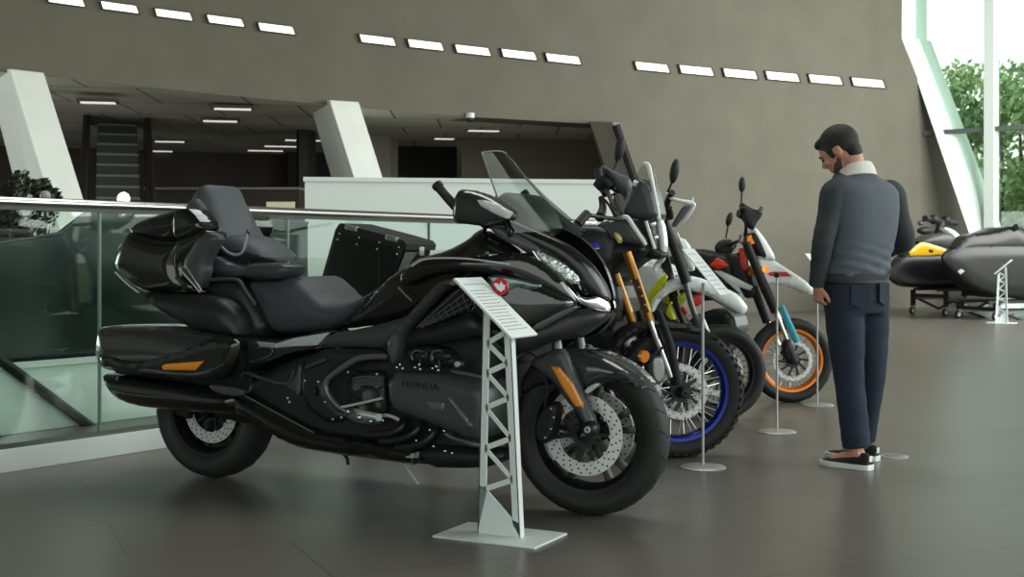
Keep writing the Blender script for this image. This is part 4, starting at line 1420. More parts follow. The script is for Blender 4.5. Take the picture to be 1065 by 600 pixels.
# ---------- white supermoto with acid yellow panels, black wheel
N = Bike('supermoto_motorcycle', (747, 437), R(-27), R(33), .80, 'white supermoto motorcycle with acid yellow shrouds and black front wheel')
r_ = N.root
wire_wheel(r_, 'front_wheel', N.local(0, 0, .318, True), .318, .13, .235, M_RIMBLACK, N.steer, 'road', n=32, spoke_mat=M_ENG, disc=(.15, .12))
wire_wheel(r_, 'rear_wheel', (-.66, 0, .318), .318, .16, .225, M_RIMBLACK, 0, 'road', n=32, spoke_mat=M_ENG)
N.pan('engine', [(560, 380), (600, 330), (660, 310), (700, 330), (710, 370), (670, 410), (590, 420)], .17, M_ENG, full=True)
N.pan('fuel_tank', [(580, 290), (620, 270), (660, 268), (690, 278), (690, 305), (640, 318), (590, 315)], .17, M_WHITEGLOSS, full=True, bulge=.03)
N.pan('radiator_shroud', [(664, 335), (668, 318), (676, 302), (688, 287), (694, 286), (690, 296), (680, 312), (672, 332), (668, 342)], .2, M_YELLOW, bulge=.01, thick=.03, both=True)
N.pan('navy_panel', [(668, 298), (674, 284), (688, 280), (692, 290), (682, 302)], .16, M_NAVY, bulge=.01, thick=.1, both=True)
N.pan('lower_shroud', [(690, 334), (696, 316), (701, 332)], .14, M_YELLOW, bulge=.006, thick=.05, rnd=0)
N.pan('side_flash', [(704, 308), (711, 304), (711, 310), (707, 318)], .12, M_YELLOW, bulge=.006, thick=.05, rnd=0)
N.pan('seat', [(520, 290), (560, 290), (600, 282), (610, 292), (560, 305), (522, 300)], .12, M_SEAT, full=True)
N.pan('tail', [(500, 282), (520, 286), (560, 300), (550, 314), (515, 300)], .10, M_WHITEGLOSS, full=True)
N.pan('swingarm', [(560, 405), (640, 380), (660, 388), (640, 396), (565, 420)], .12, M_ALU, full=True)
N.tube('side_stand', [(600, 400, -.14), (592, 420, -.2), (586, 440, -.27)], .011, M_BLACK)
N.pan('front_fender', [(677, 323), (684, 308), (697, 293), (715, 286), (733, 290), (746, 297), (763, 303), (772, 311), (779, 321), (772, 328), (763, 322), (750, 315), (738, 307), (717, 301), (706, 301), (695, 305), (686, 313), (680, 325)], .065, M_WHITEGLOSS, True, full=True, bulge=.02, D=.03)
N.tube('fork_tube', [(692, 232, .10), (703, 262, .10), (714, 294, .10)], [.03, .034, .034], M_BLACK, True, 14)
N.tube('fork_tube', [(684, 240, -.10), (694, 280, -.10), (702, 312, -.10)], [.03, .034, .034], M_BLACK, True, 14)
N.tube('fork_slider', [(713, 293, .10), (722, 325, .10), (746, 384, .10)], .021, M_ENG2, True, 12)
N.tube('fork_slider', [(702, 312, -.10), (712, 338, -.10), (736, 386, -.10)], .021, M_ENG, True, 12)
N.tube('fork_guard', [(729, 325, .13), (734, 342, .13), (743, 362, .13)], [.008, .02, .014], M_SILVER, True, 10)
N.tube('fork_edge', [(704, 242, .12), (711, 258, .12)], .008, M_WHITEGLOSS, True, 8)
N.pan('brake_caliper', [(719, 308), (730, 305), (732, 314), (724, 320), (718, 316)], .06, M_RED, True, bulge=.01, thick=.03)
N.tube('red_hose_guide', [(709, 320, .02), (714, 326, .02)], .016, M_RED, True)
N.tube('triple_clamp', [(684, 246, -.12), (690, 240, 0), (696, 238, .12)], .026, M_ALU, True)
N.tube('handlebar', [(676, 226, -.40), (684, 232, -.15), (690, 236, 0), (694, 226, .2), (697, 216, .34)], .013, M_BLACK, True)
N.tube('handlebar_grip', [(690, 222, .30), (695, 208, .36), (699, 200, .42)], .021, M_BLACK, True, 12)
N.tube('switch_housing', [(690, 212, .30), (694, 218, .3), (697, 226, .26)], [.02, .034, .026], M_BLACK, True, 12)
hg = N.pan('handguard', [(698, 236), (704, 226), (711, 214), (718, 212), (720, 215), (714, 226), (704, 236)], .36, M_DARKG, True, bulge=.015, D=.03, thick=.03)
N.tube('handguard_frame', [(693, 201, .36), (698, 206, .40), (708, 209, .42), (718, 211, .42), (721.5, 214, .42), (714, 226, .40), (705, 235, .36)], [.010, .012, .013, .015, .014, .013, .010], M_WHITEGLOSS, True, 10)
N.tube('handguard_tip', [(719, 213, .42), (721, 205, .42)], [.012, .004], M_WHITEGLOSS, True, 8)
mirror(N, 'mirror', 701.5, 178, 4.2, 13, .40, [(694, 200, .38), (697, 194, .39), (700, 186, .4)], .20)
N.pan('headlamp_mask', [(704, 246), (716, 250), (724, 272), (722, 284), (712, 276)], .08, M_WHITEGLOSS, True, full=True, bulge=.02)

# ---------- orange and white supermoto at the end of the row
K = Bike('supermoto_motorcycle', (822, 418), R(-27), R(32), .78, 'white, orange and black supermoto motorcycle with orange rim, last of the row')
r_ = K.root
wire_wheel(r_, 'front_wheel', K.local(0, 0, .312, True), .315, .13, .232, M_ORANGE, K.steer, 'road', n=36, disc=(.15, .12))
wire_wheel(r_, 'rear_wheel', (-.78, 0, .315), .315, .16, .225, M_ORANGE, 0, 'road', n=32)
K.pan('engine', [(690, 370), (715, 330), (752, 318), (768, 335), (762, 358), (730, 385), (695, 390)], .15, M_ENG, full=True)
K.tube('exhaust', [(745, 325, .12), (756, 330, .15), (758, 340, .16), (745, 350, .16), (720, 362, .15)], [.02, .03, .032, .03, .03], M_BLACK)
K.pan('fuel_tank', [(690, 270), (715, 258), (738, 262), (760, 268), (764, 300), (740, 316), (700, 305)], .15, M_BLACK, full=True, bulge=.03)
K.pan('side_shroud', [(738, 276), (745, 268), (752, 271), (758, 277), (746, 280)], .19, M_REDOR, bulge=.012, thick=.03, both=True, rnd=0)
K.pan('white_shroud', [(742, 281), (751, 282), (783, 298), (780, 302), (768, 298), (775, 312), (758, 306), (770, 306)], .18, M_WHITEGLOSS, bulge=.006, thick=.02, both=True, rnd=0)
K.pan('radiator_guard', [(767, 258), (774, 257), (779, 274), (777, 283), (770, 279)], .13, M_REDOR, bulge=.012, thick=.05, both=True)
K.pan('black_panel', [(752, 262), (770, 268), (778, 292), (786, 305), (776, 312), (756, 296)], .12, M_BLACK, bulge=.01, thick=.1, both=True)
K.pan('seat', [(600, 288), (660, 284), (700, 272), (712, 280), (670, 298), (605, 300)], .11, M_SEAT, full=True)
K.pan('tail', [(570, 284), (610, 288), (670, 300), (660, 312), (610, 302)], .11, M_WHITEGLOSS, full=True)
K.pan('swingarm', [(680, 385), (735, 368), (748, 374), (735, 382), (685, 398)], .11, M_ALU, full=True)
K.tube('side_stand', [(720, 380, -.13), (712, 400, -.2), (706, 414, -.25)], .011, M_BLACK)
K.tube('fork_tube', [(776, 252, .09), (785, 274, .09), (794, 296, .09), (807, 324, .09)], [.032, .032, .036, .036], M_BLACK, True, 14)
K.tube('fork_tube', [(770, 262, -.09), (779, 286, -.09), (798, 335, -.09)], [.03, .034, .034], M_BLACK, True, 14)
K.tube('fork_slider', [(806, 322, .09), (822, 362, .09)], .019, M_CHROME, True, 12)
K.tube('fork_slider', [(798, 334, -.09), (815, 370, -.09)], .019, M_CHROME, True, 12)
K.tube('fork_guard', [(813, 318, .12), (820, 336, .12), (829, 356, .12)], [.018, .027, .026], M_CYAN, True, 12, squash=(1, .5))
K.tube('axle_holder', [(818, 356, .10), (826, 376, .10)], [.03, .04], M_BLACK, True, 12)
K.pan('brake_caliper', [(815, 354), (822, 352), (826, 366), (822, 378), (815, 370)], .11, M_BLACK, True, bulge=.02, thick=.05)
K.tube('top_clamp', [(773, 250, -.1), (779, 250, .0), (782, 249, .1)], .034, M_ORANGE, True, 12)
K.tube('bar_mount', [(771, 252, 0), (773, 245, 0)], .03, M_ALU, True)
K.tube('lower_clamp', [(778, 284, -.1), (787, 282, 0), (796, 280, .1)], .03, M_ORANGE, True, 12)
K.pan('headlamp_mask', [(781, 238), (786, 236), (794, 246), (804, 262), (807, 271), (800, 270), (794, 270), (788, 256)], .09, M_WHITEGLOSS, True, full=True, bulge=.02)
K.pan('headlamp', [(781, 244), (786, 240), (795, 252), (801, 268), (793, 268), (786, 258)], .10, M_BLACK, True, full=True, bulge=.01)
K.pan('front_fender', [(787, 266), (796, 267), (806, 271), (818, 279), (832, 288), (845, 298), (847, 306), (840, 306), (831, 301), (814, 296), (800, 295), (790, 300), (786, 290)], .065, M_WHITEGLOSS, True, full=True, bulge=.02, D=.03)
K.pan('fender_graphic', [(799, 284), (803, 282.5), (818, 282.5), (824, 287.5), (801, 287)], .092, M_RED, True, bulge=.002, thick=.01, rnd=0, label='red graphic on the white fender')
K.tube('handlebar', [(755, 256, -.36), (765, 252, -.2), (774, 246, 0), (776, 232, .2), (773, 216, .36)], .013, M_BLACK, True)
K.tube('handlebar_grip', [(775, 228, .26), (772, 214, .38)], .024, M_BLACK, True, 12)
K.pan('handguard', [(771, 211), (776, 213), (786, 219), (794, 216), (793, 224), (786, 233), (784, 240), (778, 236), (772, 226)], .34, M_BLACK, True, bulge=.02, thick=.04)
K.tube('handguard_end', [(791, 221, .36), (792.5, 215, .37)], .016, M_ALU, True)
K.tube('switch_housing', [(768, 222, .3), (776, 224, .28), (780, 232, .25)], [.03, .045, .03], M_BLACK, True, 12)
K.pan('handguard', [(743, 257), (750, 249), (762, 249), (764, 256), (756, 266), (747, 264)], -.34, M_BLACK, True, bulge=.02, thick=.03)
K.tube('clutch_lever', [(748, 260, -.36), (758, 264, -.36), (766, 254, -.28)], .009, M_ALU, True)
mirror(K, 'mirror', 771.8, 192, 3.2, 8, .38, [(771, 212, .38), (771.3, 205, .38), (771.6, 198, .38)], .06)
mirror(K, 'mirror', 758.5, 228, 3.0, 7.5, -.36, [(755, 248, -.36), (756, 241, -.36), (757.5, 234, -.36)], .3)

# ------------------------------------------------------------------ display stands
M_STAND = mat('stand_white_metal', rgb(214, 222, 220), rough=.42)
M_PAPER = mat('printed_card', rgb(226, 232, 230), rough=.5)
M_INK = mat('printed_ink', rgb(138, 144, 144), rough=.6)
SA = R(-27.6)


def card(parent, corners, th=.008, lines=11, name='sign_panel', seed=1):
    """slanted sign card from its four top corners (near-left, far-left, far-right, near-right); lettering too small to read"""
    nl, fl, frr, nr = [Vector(c) for c in corners]
    n = (fl - nl).cross(nr - nl).normalized()
    if n.z < 0:
        n = -n
    mb = MB().prism([nl, nr, frr, fl], -n * th)
    c = mb.build(name, M_PAPER, parent, bevel=.0015, segs=1)
    rnd = random.Random(seed)
    mb = MB()
    for k in range(lines):
        t = .12 + .76 * k / (lines - 1)
        if k == 1:
            continue
        a, b = nl.lerp(nr, t), fl.lerp(frr, t)
        x0, x1 = .10, .9 - rnd.random() * .3
        x = x0
        while x < x1:
            L = .05 + rnd.random() * .10
            q0, q1 = a.lerp(b, x), a.lerp(b, min(x + L, .92))
            h = (nr - nl).normalized() * .0022
            mb.add([q0 - h + n * .0006, q1 - h + n * .0006, q1 + h + n * .0006, q0 + h + n * .0006], [(0, 1, 2, 3)])
            x += L + .02
    mb.build('print_lines', M_INK, c, smooth=False, clean=False)
    return c


def lattice_stand(label):
    D = Frame(*ground(520, 557.5)[:2], SA)
    root = empty('lattice_sign_stand', D.o, SA)
    tag(root, label, 'sign stand', 'lattice sign stands')
    MB().box((0, 0, .004), (.445, .285, .008)).build('base_plate', M_STAND, root, bevel=.0015, segs=1)
    pz = lambda x, y: Vector((*[D.p(x, y, 0)[i] for i in (0, 1)], D.p(x, y, 0).z))
    z0 = .008
    bl, br_ = D.p(496.7, 555.5, 0), D.p(541, 557.5, 0)
    tl, tr = D.p(502, 320, 0), D.p(531.5, 351, 0)

    def lx(y):
        t = (y - 320) / (555.5 - 320)
        return 502 + (496.7 - 502) * t

    def rx(y):
        t = (y - 351) / (557.5 - 351)
        return 531.5 + (541 - 531.5) * t
    mb = MB()
    pw = 7.2

    def plate(px):
        q = [D.p(x, y, .02) for x, y in px]
        for p in q:
            p.z = max(p.z, z0)
        mb.prism(q, (0, .006, 0))
    plate([(lx(318), 318), (lx(318) + pw, 326), (lx(520) + pw + .6, 515), (lx(560), 560)])
    plate([(rx(346) - pw, 343), (rx(351), 351), (rx(562), 562), (rx(540) - pw, 545)])
    nodes = [('R', 345), ('L', 357), ('R', 378), ('L', 388), ('R', 414), ('L', 424), ('R', 456), ('L', 466), ('R', 499), ('L', 509)]
    for (s0, y0), (s1, y1) in zip(nodes[:-1], nodes[1:]):
        xa = lx(y0) + pw - 2 if s0 == 'L' else rx(y0) - pw + 2
        xb = lx(y1) + pw - 2 if s1 == 'L' else rx(y1) - pw + 2
        hw = 3.0
        plate([(xa, y0 - hw), (xb, y1 - hw), (xb, y1 + hw), (xa, y0 + hw)])
    plate([(lx(506), 504), (lx(509) + pw, 508), (rx(541) - pw + 1, 541), (rx(545), 545), (rx(563), 563), (lx(562), 562)])
    # folded flanges of both edges
    for (fx, ya, yb, off) in ((rx, 352, 562, 0), (lx, 320, 560, .002)):
        a, b = D.p(fx(ya), ya, .02), D.p(fx(yb), yb, .02)
        b.z = z0
        sx = -.005 if fx is rx else .005
        mb.hexa([b, b + Vector((sx, 0, 0)), b + Vector((sx, .034, 0)), b + Vector((0, .034, 0))],
                [a, a + Vector((sx, 0, 0)), a + Vector((sx, .034, 0)), a + Vector((0, .034, 0))])
    mb.build('lattice_post', M_STAND, root, smooth=False, clean=False)
    W = .11
    nl, fl, frr, nr = D.p(472.5, 288.4, W), D.p(500.7, 288.4, -W), D.p(558.8, 347.5, -W), D.p(533.2, 351, W)
    ul, ur = (nl.x + fl.x) / 2, (nr.x + frr.x) / 2
    zl, zr = (nl.z + fl.z) / 2, (nr.z + frr.z) / 2
    card(root, [(ul, -W, zl), (ul, W, zl), (ur, W, zr), (ur, -W, zr)], .010, 15)
    return root


st = lattice_stand('white lattice sign stand in front of the black touring motorcycle')
s2 = copy_tree(st)
s2.location = ground(1042, 336)
s2.rotation_euler = (0, 0, R(152))
s2['label'] = 'distant lattice sign stand beside the black jet ski at right edge'


def pole_stand(px, py, ztop, label, cardpx=None, seed=2):
    g = ground(px, py)
    D = Frame(g.x, g.y, SA)
    root = empty('pole_sign_stand', g, SA)
    tag(root, label, 'sign stand', 'slim pole stands')
    MB().lathe([(1e-4, 0), (.116, 0), (.118, .004), (.112, .009), (.06, .014), (.02, .018), (1e-4, .018)], (0, 0, 0), 'z', 48).build('base', M_SATINSTEEL, root)
    MB().tube([(0, 0, .014), (0, 0, ztop)], .0075, 12).build('pole', M_SATINSTEEL, root)
    if cardpx:
        W = .09
        q = [D.p(x, y, w) for (x, y), w in zip(cardpx, (W, -W, -W, W))]
        ul, ur = (q[0].x + q[1].x) / 2, (q[2].x + q[3].x) / 2
        zl, zr = (q[0].z + q[1].z) / 2, (q[2].z + q[3].z) / 2
        card(root, [(ul, -W, zl), (ul, W, zl), (ur, W, zr), (ur, -W, zr)], .006, 9, seed=seed)
        MB().box(((ul + ur) / 2, 0, (zl + zr) / 2 - .018), (.05, .05, .022), Matrix.Rotation(math.atan2(zl - zr, ur - ul), 3, 'Y')).build('card_holder', M_STEEL, root, bevel=.003)
    else:
        MB().box((0, 0, ztop), (.03, .02, .03)).build('card_holder', M_BLACK, root, bevel=.004)
    return root


pole_stand(731, 486.5, .95, 'slim steel pole stand with white card before the blue wheel', [(707, 259), (724.5, 258), (764, 304.5), (746, 308)])
pole_stand(808, 449.5, .97, 'slim steel pole stand without card before the orange wheel')
pole_stand(850, 421.5, .92, 'slim steel pole stand half hidden behind the standing man', [(834, 264), (847, 263), (876, 297), (863, 301)], 5)

g = ground(929.5, 474.5)
root = empty('floor_outlet', g)
tag(root, 'small round steel floor cover on the tiles right of the man', 'floor cover')
MB().lathe([(1e-4, 0), (.078, 0), (.078, .003), (.066, .007), (1e-4, .008)], (0, 0, 0), 'z', 40).build('cover_ring', M_SATINSTEEL, root)
MB().lathe([(1e-4, .008), (.05, .008), (.05, .010), (1e-4, .010)], (0, 0, 0), 'z', 32).build('lid', M_ALU, root)

# ------------------------------------------------------------------ the jet skis on their trolleys
JA = math.pi + R(24)


def jet_ski(contact, label, hull, deck, extra):
    g = ground(*contact)
    J = Frame(g.x, g.y, JA)
    root = empty('jet_ski', g, JA)
    tag(root, label, 'jet ski', 'jet skis on trolleys')

    ub = max(J.uz(x, y, 0)[0] for x, y in hull)

    def taper(u):
        return min(max((ub - u) / 1.7, .02), 1) ** .7

    def jp(name, px, W, m, bulge=.08, D=.2, rnd=2, side=False, gg=.04, parent=None):
        mb = jp_(name, px, W, m, bulge, D, rnd, side, gg)
        mb.v = [(p[0], p[1] * taper(p[0]), p[2]) for p in mb.v]
        if side:
            mb.mirror_y().build(name, m, parent or root)
        return mb.build(name, m, parent or root)

    def jp_(name, px, W, m, bulge, D, rnd, side, gg):
        poly = []
        for (x, y) in px:
            lo, hi = 0.0, W + .2
            for _ in range(24):
                mid = (lo + hi) / 2
                u, z = J.uz(x, y, -mid)
                if mid < W * taper(u):
                    lo = mid
                else:
                    hi = mid
            poly.append((u, z))
        mb = MB()
        if side:
            return pillow(mb, poly, W, bulge, D, .04, gg, rnd)
        return pillow(mb, poly, W, bulge, D, 2 * W, gg, rnd, back=bulge)
    gel = mat('black_gelcoat', rgb(20, 21, 21), rough=.3)
    h = jp('hull', hull, .40, gel, .14, .22)
    d = jp('deck', deck, .30, gel, .14, .2)
    extra(J, jp, root)
    return J, root


M_YEL = mat('yellow_gelcoat', rgb(244, 184, 28), rough=.25, coat=.5)


def ex1(J, jp, root):
    jp('hood_panel', [(942, 265.5), (956, 252), (962, 252), (976, 256), (991, 261.5), (983, 267), (960, 267)], .42, M_YEL, .04, .1, 1, True)
    jp('hood_badge', [(966, 259), (971, 260), (970, 263), (966, 262)], .465, M_BLACK, .004, .03, 0, True)
    jp('dash', [(958, 252), (968, 246), (980, 242), (993, 243), (992, 256), (984, 259), (974, 256)], .28, M_DARKG, .08, .12, 1)
    jp('console_shroud', [(980, 236.5), (988, 237), (996, 242), (1004, 251), (1001, 258), (996, 262), (990, 259), (994, 250)], .24, M_WHITEGLOSS, .06, .1, 1)
    jp('seat', [(1000, 246), (1030, 244), (1060, 248), (1060, 258), (1002, 258)], .2, M_SEAT, .08, .1, 1)
    a, b = J.p(976, 244, 0), J.p(979, 231, 0)
    MB().tube([a, b], .08, 12).build('steering_column', M_BLACK, root)
    p0, p1, p2 = J.p(962, 227, -.38), J.p(976, 230, 0), J.p(994, 232, .30)
    MB().tube([p0, p1, p2], [.055, .045, .055], 10, smooth=5).build('handlebar', M_BLACK, root)
    MB().ball(J.p(971, 228, -.2), .09, 12, 8).build('control_pod', M_BLACK, root)
    MB().ball(J.p(984, 229, .1), .09, 12, 8).build('control_pod', M_BLACK, root)
    MB().ball(J.p(962, 240, -.4), .17, 14, 8, (1, .5, .42)).build('side_mirror', M_BLACK, root)
    MB().ball(J.p(958, 232, -.3), .07, 12, 8, (1, .7, .7)).build('grip_guard', M_DARKG, root)


hull1 = [(923, 288), (928, 276), (940, 266), (960, 264), (1000, 263), (1050, 262), (1066, 270), (1064, 290), (1040, 298), (1000, 299), (953, 299.5), (938, 296)]
deck1 = [(936, 268), (952, 256), (975, 254), (1000, 257), (1050, 256), (1056, 268), (1000, 270), (950, 270)]
J1, j1 = jet_ski((992, 327), 'jet ski with yellow hood panel on trolley beside the man', hull1, deck1, ex1)


def ex2(J, jp, root):
    jp('windshield', [(1024, 254), (1036, 243), (1050, 237), (1056, 240), (1046, 248), (1034, 255)], .24, M_DARKG, .06, .08, 1)
    jp('seat', [(1060, 246), (1090, 243), (1130, 246), (1130, 258), (1062, 258)], .2, M_SEAT, .08, .1, 1)
    jp('side_highlight', [(1000, 279), (1018, 275), (1030, 276), (1016, 281)], .52, M_DARKG, .02, .06, 1, True)  # grey patch painted as a highlight on the hull side
    jp('hull_sticker', [(996, 282), (1000, 279.5), (1003.5, 282), (999, 285.5)], .525, M_ALU, .004, .03, 0, True)
    jp('hull_badge', [(1058, 264), (1068, 263), (1070, 268), (1062, 270)], .53, M_ALU, .004, .03, 0, True)
    p0, p1, p2 = J.p(1056, 236, -.36), J.p(1066, 239, 0), J.p(1078, 239, .32)
    MB().tube([p0, p1, p2], [.05, .045, .05], 10, smooth=5).build('handlebar', M_BLACK, root)
    MB().tube([J.p(1066, 250, 0), J.p(1066, 239, 0)], .08, 12).build('steering_column', M_BLACK, root)


hull2 = [(979, 267), (990, 260), (1004, 256), (1030, 254), (1080, 253), (1130, 254), (1146, 268), (1140, 300), (1100, 311), (1064, 311), (1031, 309), (1008, 297), (989, 280)]
deck2 = [(990, 262), (1000, 250), (1008, 244), (1028, 242), (1050, 235), (1060, 237), (1072, 246), (1120, 252), (1126, 262), (1060, 266), (1010, 266)]
J2, j2 = jet_ski((1056, 331), 'all black jet ski on trolley at the right edge of the photo', hull2, deck2, ex2)


def trolley(J, xs, label, top):
    root = empty('jet_ski_trolley', J.o, JA)
    tag(root, label, 'trolley', 'jet ski trolleys')
    us = [J.uz(x, 300, -.42)[0] for x in xs]
    for u in us:
        for y in (-.42, .42):
            MB().box((u, y, (top + .16) / 2), (.07, .07, top - .16)).build('leg', M_BLACK, root, bevel=.008)
            c = MB().box((u, y, .135), (.06, .09, .07)).build('caster', M_ALU, root, bevel=.01)
            MB().lathe([(1e-4, -.025), (.055, -.025), (.065, -.015), (.065, .015), (.055, .025), (1e-4, .025)], (u + .02, y, .065), 'y', 20).build('caster_wheel', M_BLACK, c)
            MB().lathe([(1e-4, -.03), (.035, -.03), (.035, .03), (1e-4, .03)], (u + .02, y, .065), 'y', 16).build('wheel_hub', M_WHITE, c)
        MB().box((u, 0, top - .10), (.06, .84, .06)).build('cross_bar', M_BLACK, root)
    for y in (-.42, .42):
        MB().box(((us[0] + us[1]) / 2, y, top - .16), (abs(us[0] - us[1]), .05, .05)).build('side_rail', M_ENG2, root)
        m = (us[0] + us[1]) / 2
        mb = MB().tube([(us[0], y, top - .12), (m, y, top - .36), (us[1], y, top - .12)], .025, 8)
        mb.build('brace', M_BLACK, root)
        MB().box((m, y * .7, top + .01), (abs(us[0] - us[1]) * 1.1, .10, .05)).build('bunk', M_BLACK, root)
    return root


trolley(J1, (984, 1038), 'black wheeled trolley under the jet ski with yellow hood', .45)
trolley(J2, (1036, 1110), 'black wheeled trolley under the all black jet ski', .285)

# ------------------------------------------------------------------ behind the balustrade
def leaf_cloud(centres, n, size, seed, squash=1.0):
    rnd = random.Random(seed)
    mb = MB()
    for i in range(n):
        c, r = centres[rnd.randrange(len(centres))]
        while True:
            v = Vector((rnd.uniform(-1, 1), rnd.uniform(-1, 1), rnd.uniform(-1, 1)))
            if .2 < v.length < 1:
                break
        v = v.normalized() * (.55 + .5 * rnd.random())
        p = Vector(c) + Vector((v.x * r, v.y * r, v.z * r * squash))
        q = Vector((rnd.uniform(-1, 1), rnd.uniform(-1, 1), rnd.uniform(-.6, 1))).normalized()
        t = q.orthogonal().normalized()
        b = q.cross(t)
        L = size * (.7 + .6 * rnd.random())
        mb.add([p - t * L * .5, p + b * L * .26 + q * L * .06, p + t * L * .5, p - b * L * .26 + q * L * .06], [(0, 1, 2, 3)])
    return mb


M_LEAF = mat('dark_leaf', rgb(40, 52, 30), rough=.45, noise=.4, nscale=8)
M_STEM = mat('brown_stem', rgb(62, 46, 32), rough=.8)
pc = at(26, 264, 10.4)
root = empty('potted_plant', (pc.x, pc.y, 0))
tag(root, 'dark green bushy potted plant behind the railing at far left', 'plant')
cen = [(at(x, y, 10.4 + dy) - Vector((pc.x, pc.y, 0)), r) for (x, y, dy, r) in ((22, 190, 0, .10), (12, 205, .1, .13), (30, 200, -.1, .12), (44, 196, .05, .08), (54, 206, 0, .08), (20, 222, 0, .2), (40, 222, .1, .16), (-6, 212, .05, .16), (24, 240, 0, .2))]
leaf_cloud(cen, 1500, .055, 4).build('foliage', M_LEAF, root, smooth=False, clean=False)
mb = MB()
for k in range(7):
    a = k * .9
    mb.tube([(0, 0, .45), (.08 * cos(a), .08 * sin(a), .8), (.2 * cos(a), .2 * sin(a), 1.3 + .05 * (k % 3))], [.014, .01, .005], 6, smooth=3)
mb.build('stems', M_STEM, root)
MB().lathe([(1e-4, 0), (.17, 0), (.20, .25), (.22, .46), (.235, .47), (.235, .5), (.21, .5), (.20, .44), (1e-4, .43)], (0, 0, 0), 'z', 32).build('pot', M_WHITE, root)


def globe(px, py, Y, r, label, lit):
    c = at(px, py, Y)
    root = empty('globe_lamp', (c.x, c.y, 0))
    tag(root, label, 'lamp', 'globe lamps')
    m = mat('lit_globe', rgb(250, 250, 240), rough=.4, emit=rgb(255, 252, 240), emis=1.6) if lit else mat('unlit_globe', rgb(150, 150, 138), rough=.3)
    MB().ball((0, 0, c.z), r, 24, 16).build('globe', m, root)
    MB().tube([(0, 0, .02), (0, 0, c.z - r * .9)], .012, 10).build('post', M_BLACK, root)
    MB().lathe([(1e-4, 0), (.12, 0), (.12, .02), (1e-4, .025)], (0, 0, 0), 'z', 24).build('base', M_BLACK, root)
    MB().lathe([(.014, c.z - r * 1.12), (r * .5, c.z - r * .95), (r * .45, c.z - r * .85), (.014, c.z - r * .9)], (0, 0, 0), 'z', 20).build('globe_holder', M_BLACK, root)
    if lit:
        ld = bpy.data.lights.new('globe_light', 'POINT')
        ld.energy = 60
        ld.shadow_soft_size = r * 1.3
        ld.color = (1, .95, .86)
        o = bpy.data.objects.new('globe_light', ld)
        o.location = (0, 0, c.z + r * 1.5)
        COL.objects.link(o)
        o.parent = root
    return root


globe(47, 203.5, 9.9, .042, 'unlit grey globe lamp in front of the bushy plant', False)
globe(128.5, 207, 14.0, .068, 'lit white globe lamp behind the railing by the escalator', True)

# escalator rising through the low hall
EX0, EX1 = -437.5 / 1320, -392 / 1320
e0 = Vector((EX0 * 21, 17.0, 0))
wd = (EX1 - EX0) * 19.5
root = empty('escalator', (-436.0 / 1320 * 17.0, 17.0, 0), math.atan(.315))
tag(root, 'dark escalator rising behind the leaning white column', 'escalator')
mb = MB()
for k in range(17):
    y = k * .35
    z = .2 * (k + 1)
    mb.box((wd / 2, y + .175, z - .1), (wd, .35, .2))
    mb.box((wd / 2, y - .004, z - .02), (wd, .02, .035), mi=1)
mb.build('steps', [mat('escalator_step', rgb(56, 60, 58), rough=.45, metal=.3), mat('step_edge', rgb(104, 106, 98), rough=.4, metal=.5)], root, smooth=False, clean=False)
for (x, nm) in ((-.22, 0), (wd + .10, 1)):
    yy = 16.8 * .35
    m_ = mat('bronze_panel', rgb(84, 66, 38), rough=.3, metal=.4)
    MB().hexa([(x, 0, 0), (x + .10, 0, 0), (x + .10, yy, 3.3), (x, yy, 3.3)], [(x, 0, .95), (x + .1, 0, .95), (x + .1, yy, 4.1), (x, yy, 4.1)]).build('balustrade', m_, root, smooth=False)
    MB().tube([(x + .05, -.2, .95), (x + .05, 0, .99), (x + .05, yy, 4.13)], .045, 10).build('handrail', M_BLACK, root)
    MB().box((x + .05, -.1, .45), (.14, .08, .9)).build('newel', mat('gold_trim', rgb(150, 122, 66), rough=.3, metal=.7), root, bevel=.01)

# pieces of furniture at the back of the low hall
a, b = at(150, 194, 21.5), at(312, 196, 22.0)
root = empty('service_counter', ((a.x + b.x) / 2, (a.y + b.y) / 2, 0))
tag(root, 'long dark counter with pale top edge in the low hall', 'counter')
L = (b - a).length
MB().box((0, .3, a.z / 2 - .02), (L, .6, a.z - .04)).build('body', M_DARKWALL, root, smooth=False)
MB().box((0, .28, a.z - .02), (L + .06, .68, .04)).build('worktop', mat('worktop_grey', rgb(128, 124, 112), rough=.4), root, bevel=.004)
a = at(277, 210, 16.5)
root = empty('notice_board', at(292, 264, 16.5) * 1)
root.location.z = 0
tag(root, 'small pale notice board low beside the white partition', 'notice')
c = at(292, 214.5, 16.5)
MB().box((0, 0, c.z), (.37, .02, .115)).build('board', mat('notice_paper', rgb(196, 190, 160), rough=.7), root, bevel=.002)
MB().tube([(0, .02, .02), (0, .02, c.z)], .012, 8).build('post', M_BLACK, root)
MB().box((0, .02, .01), (.3, .2, .02)).build('base', M_BLACK, root, bevel=.003)

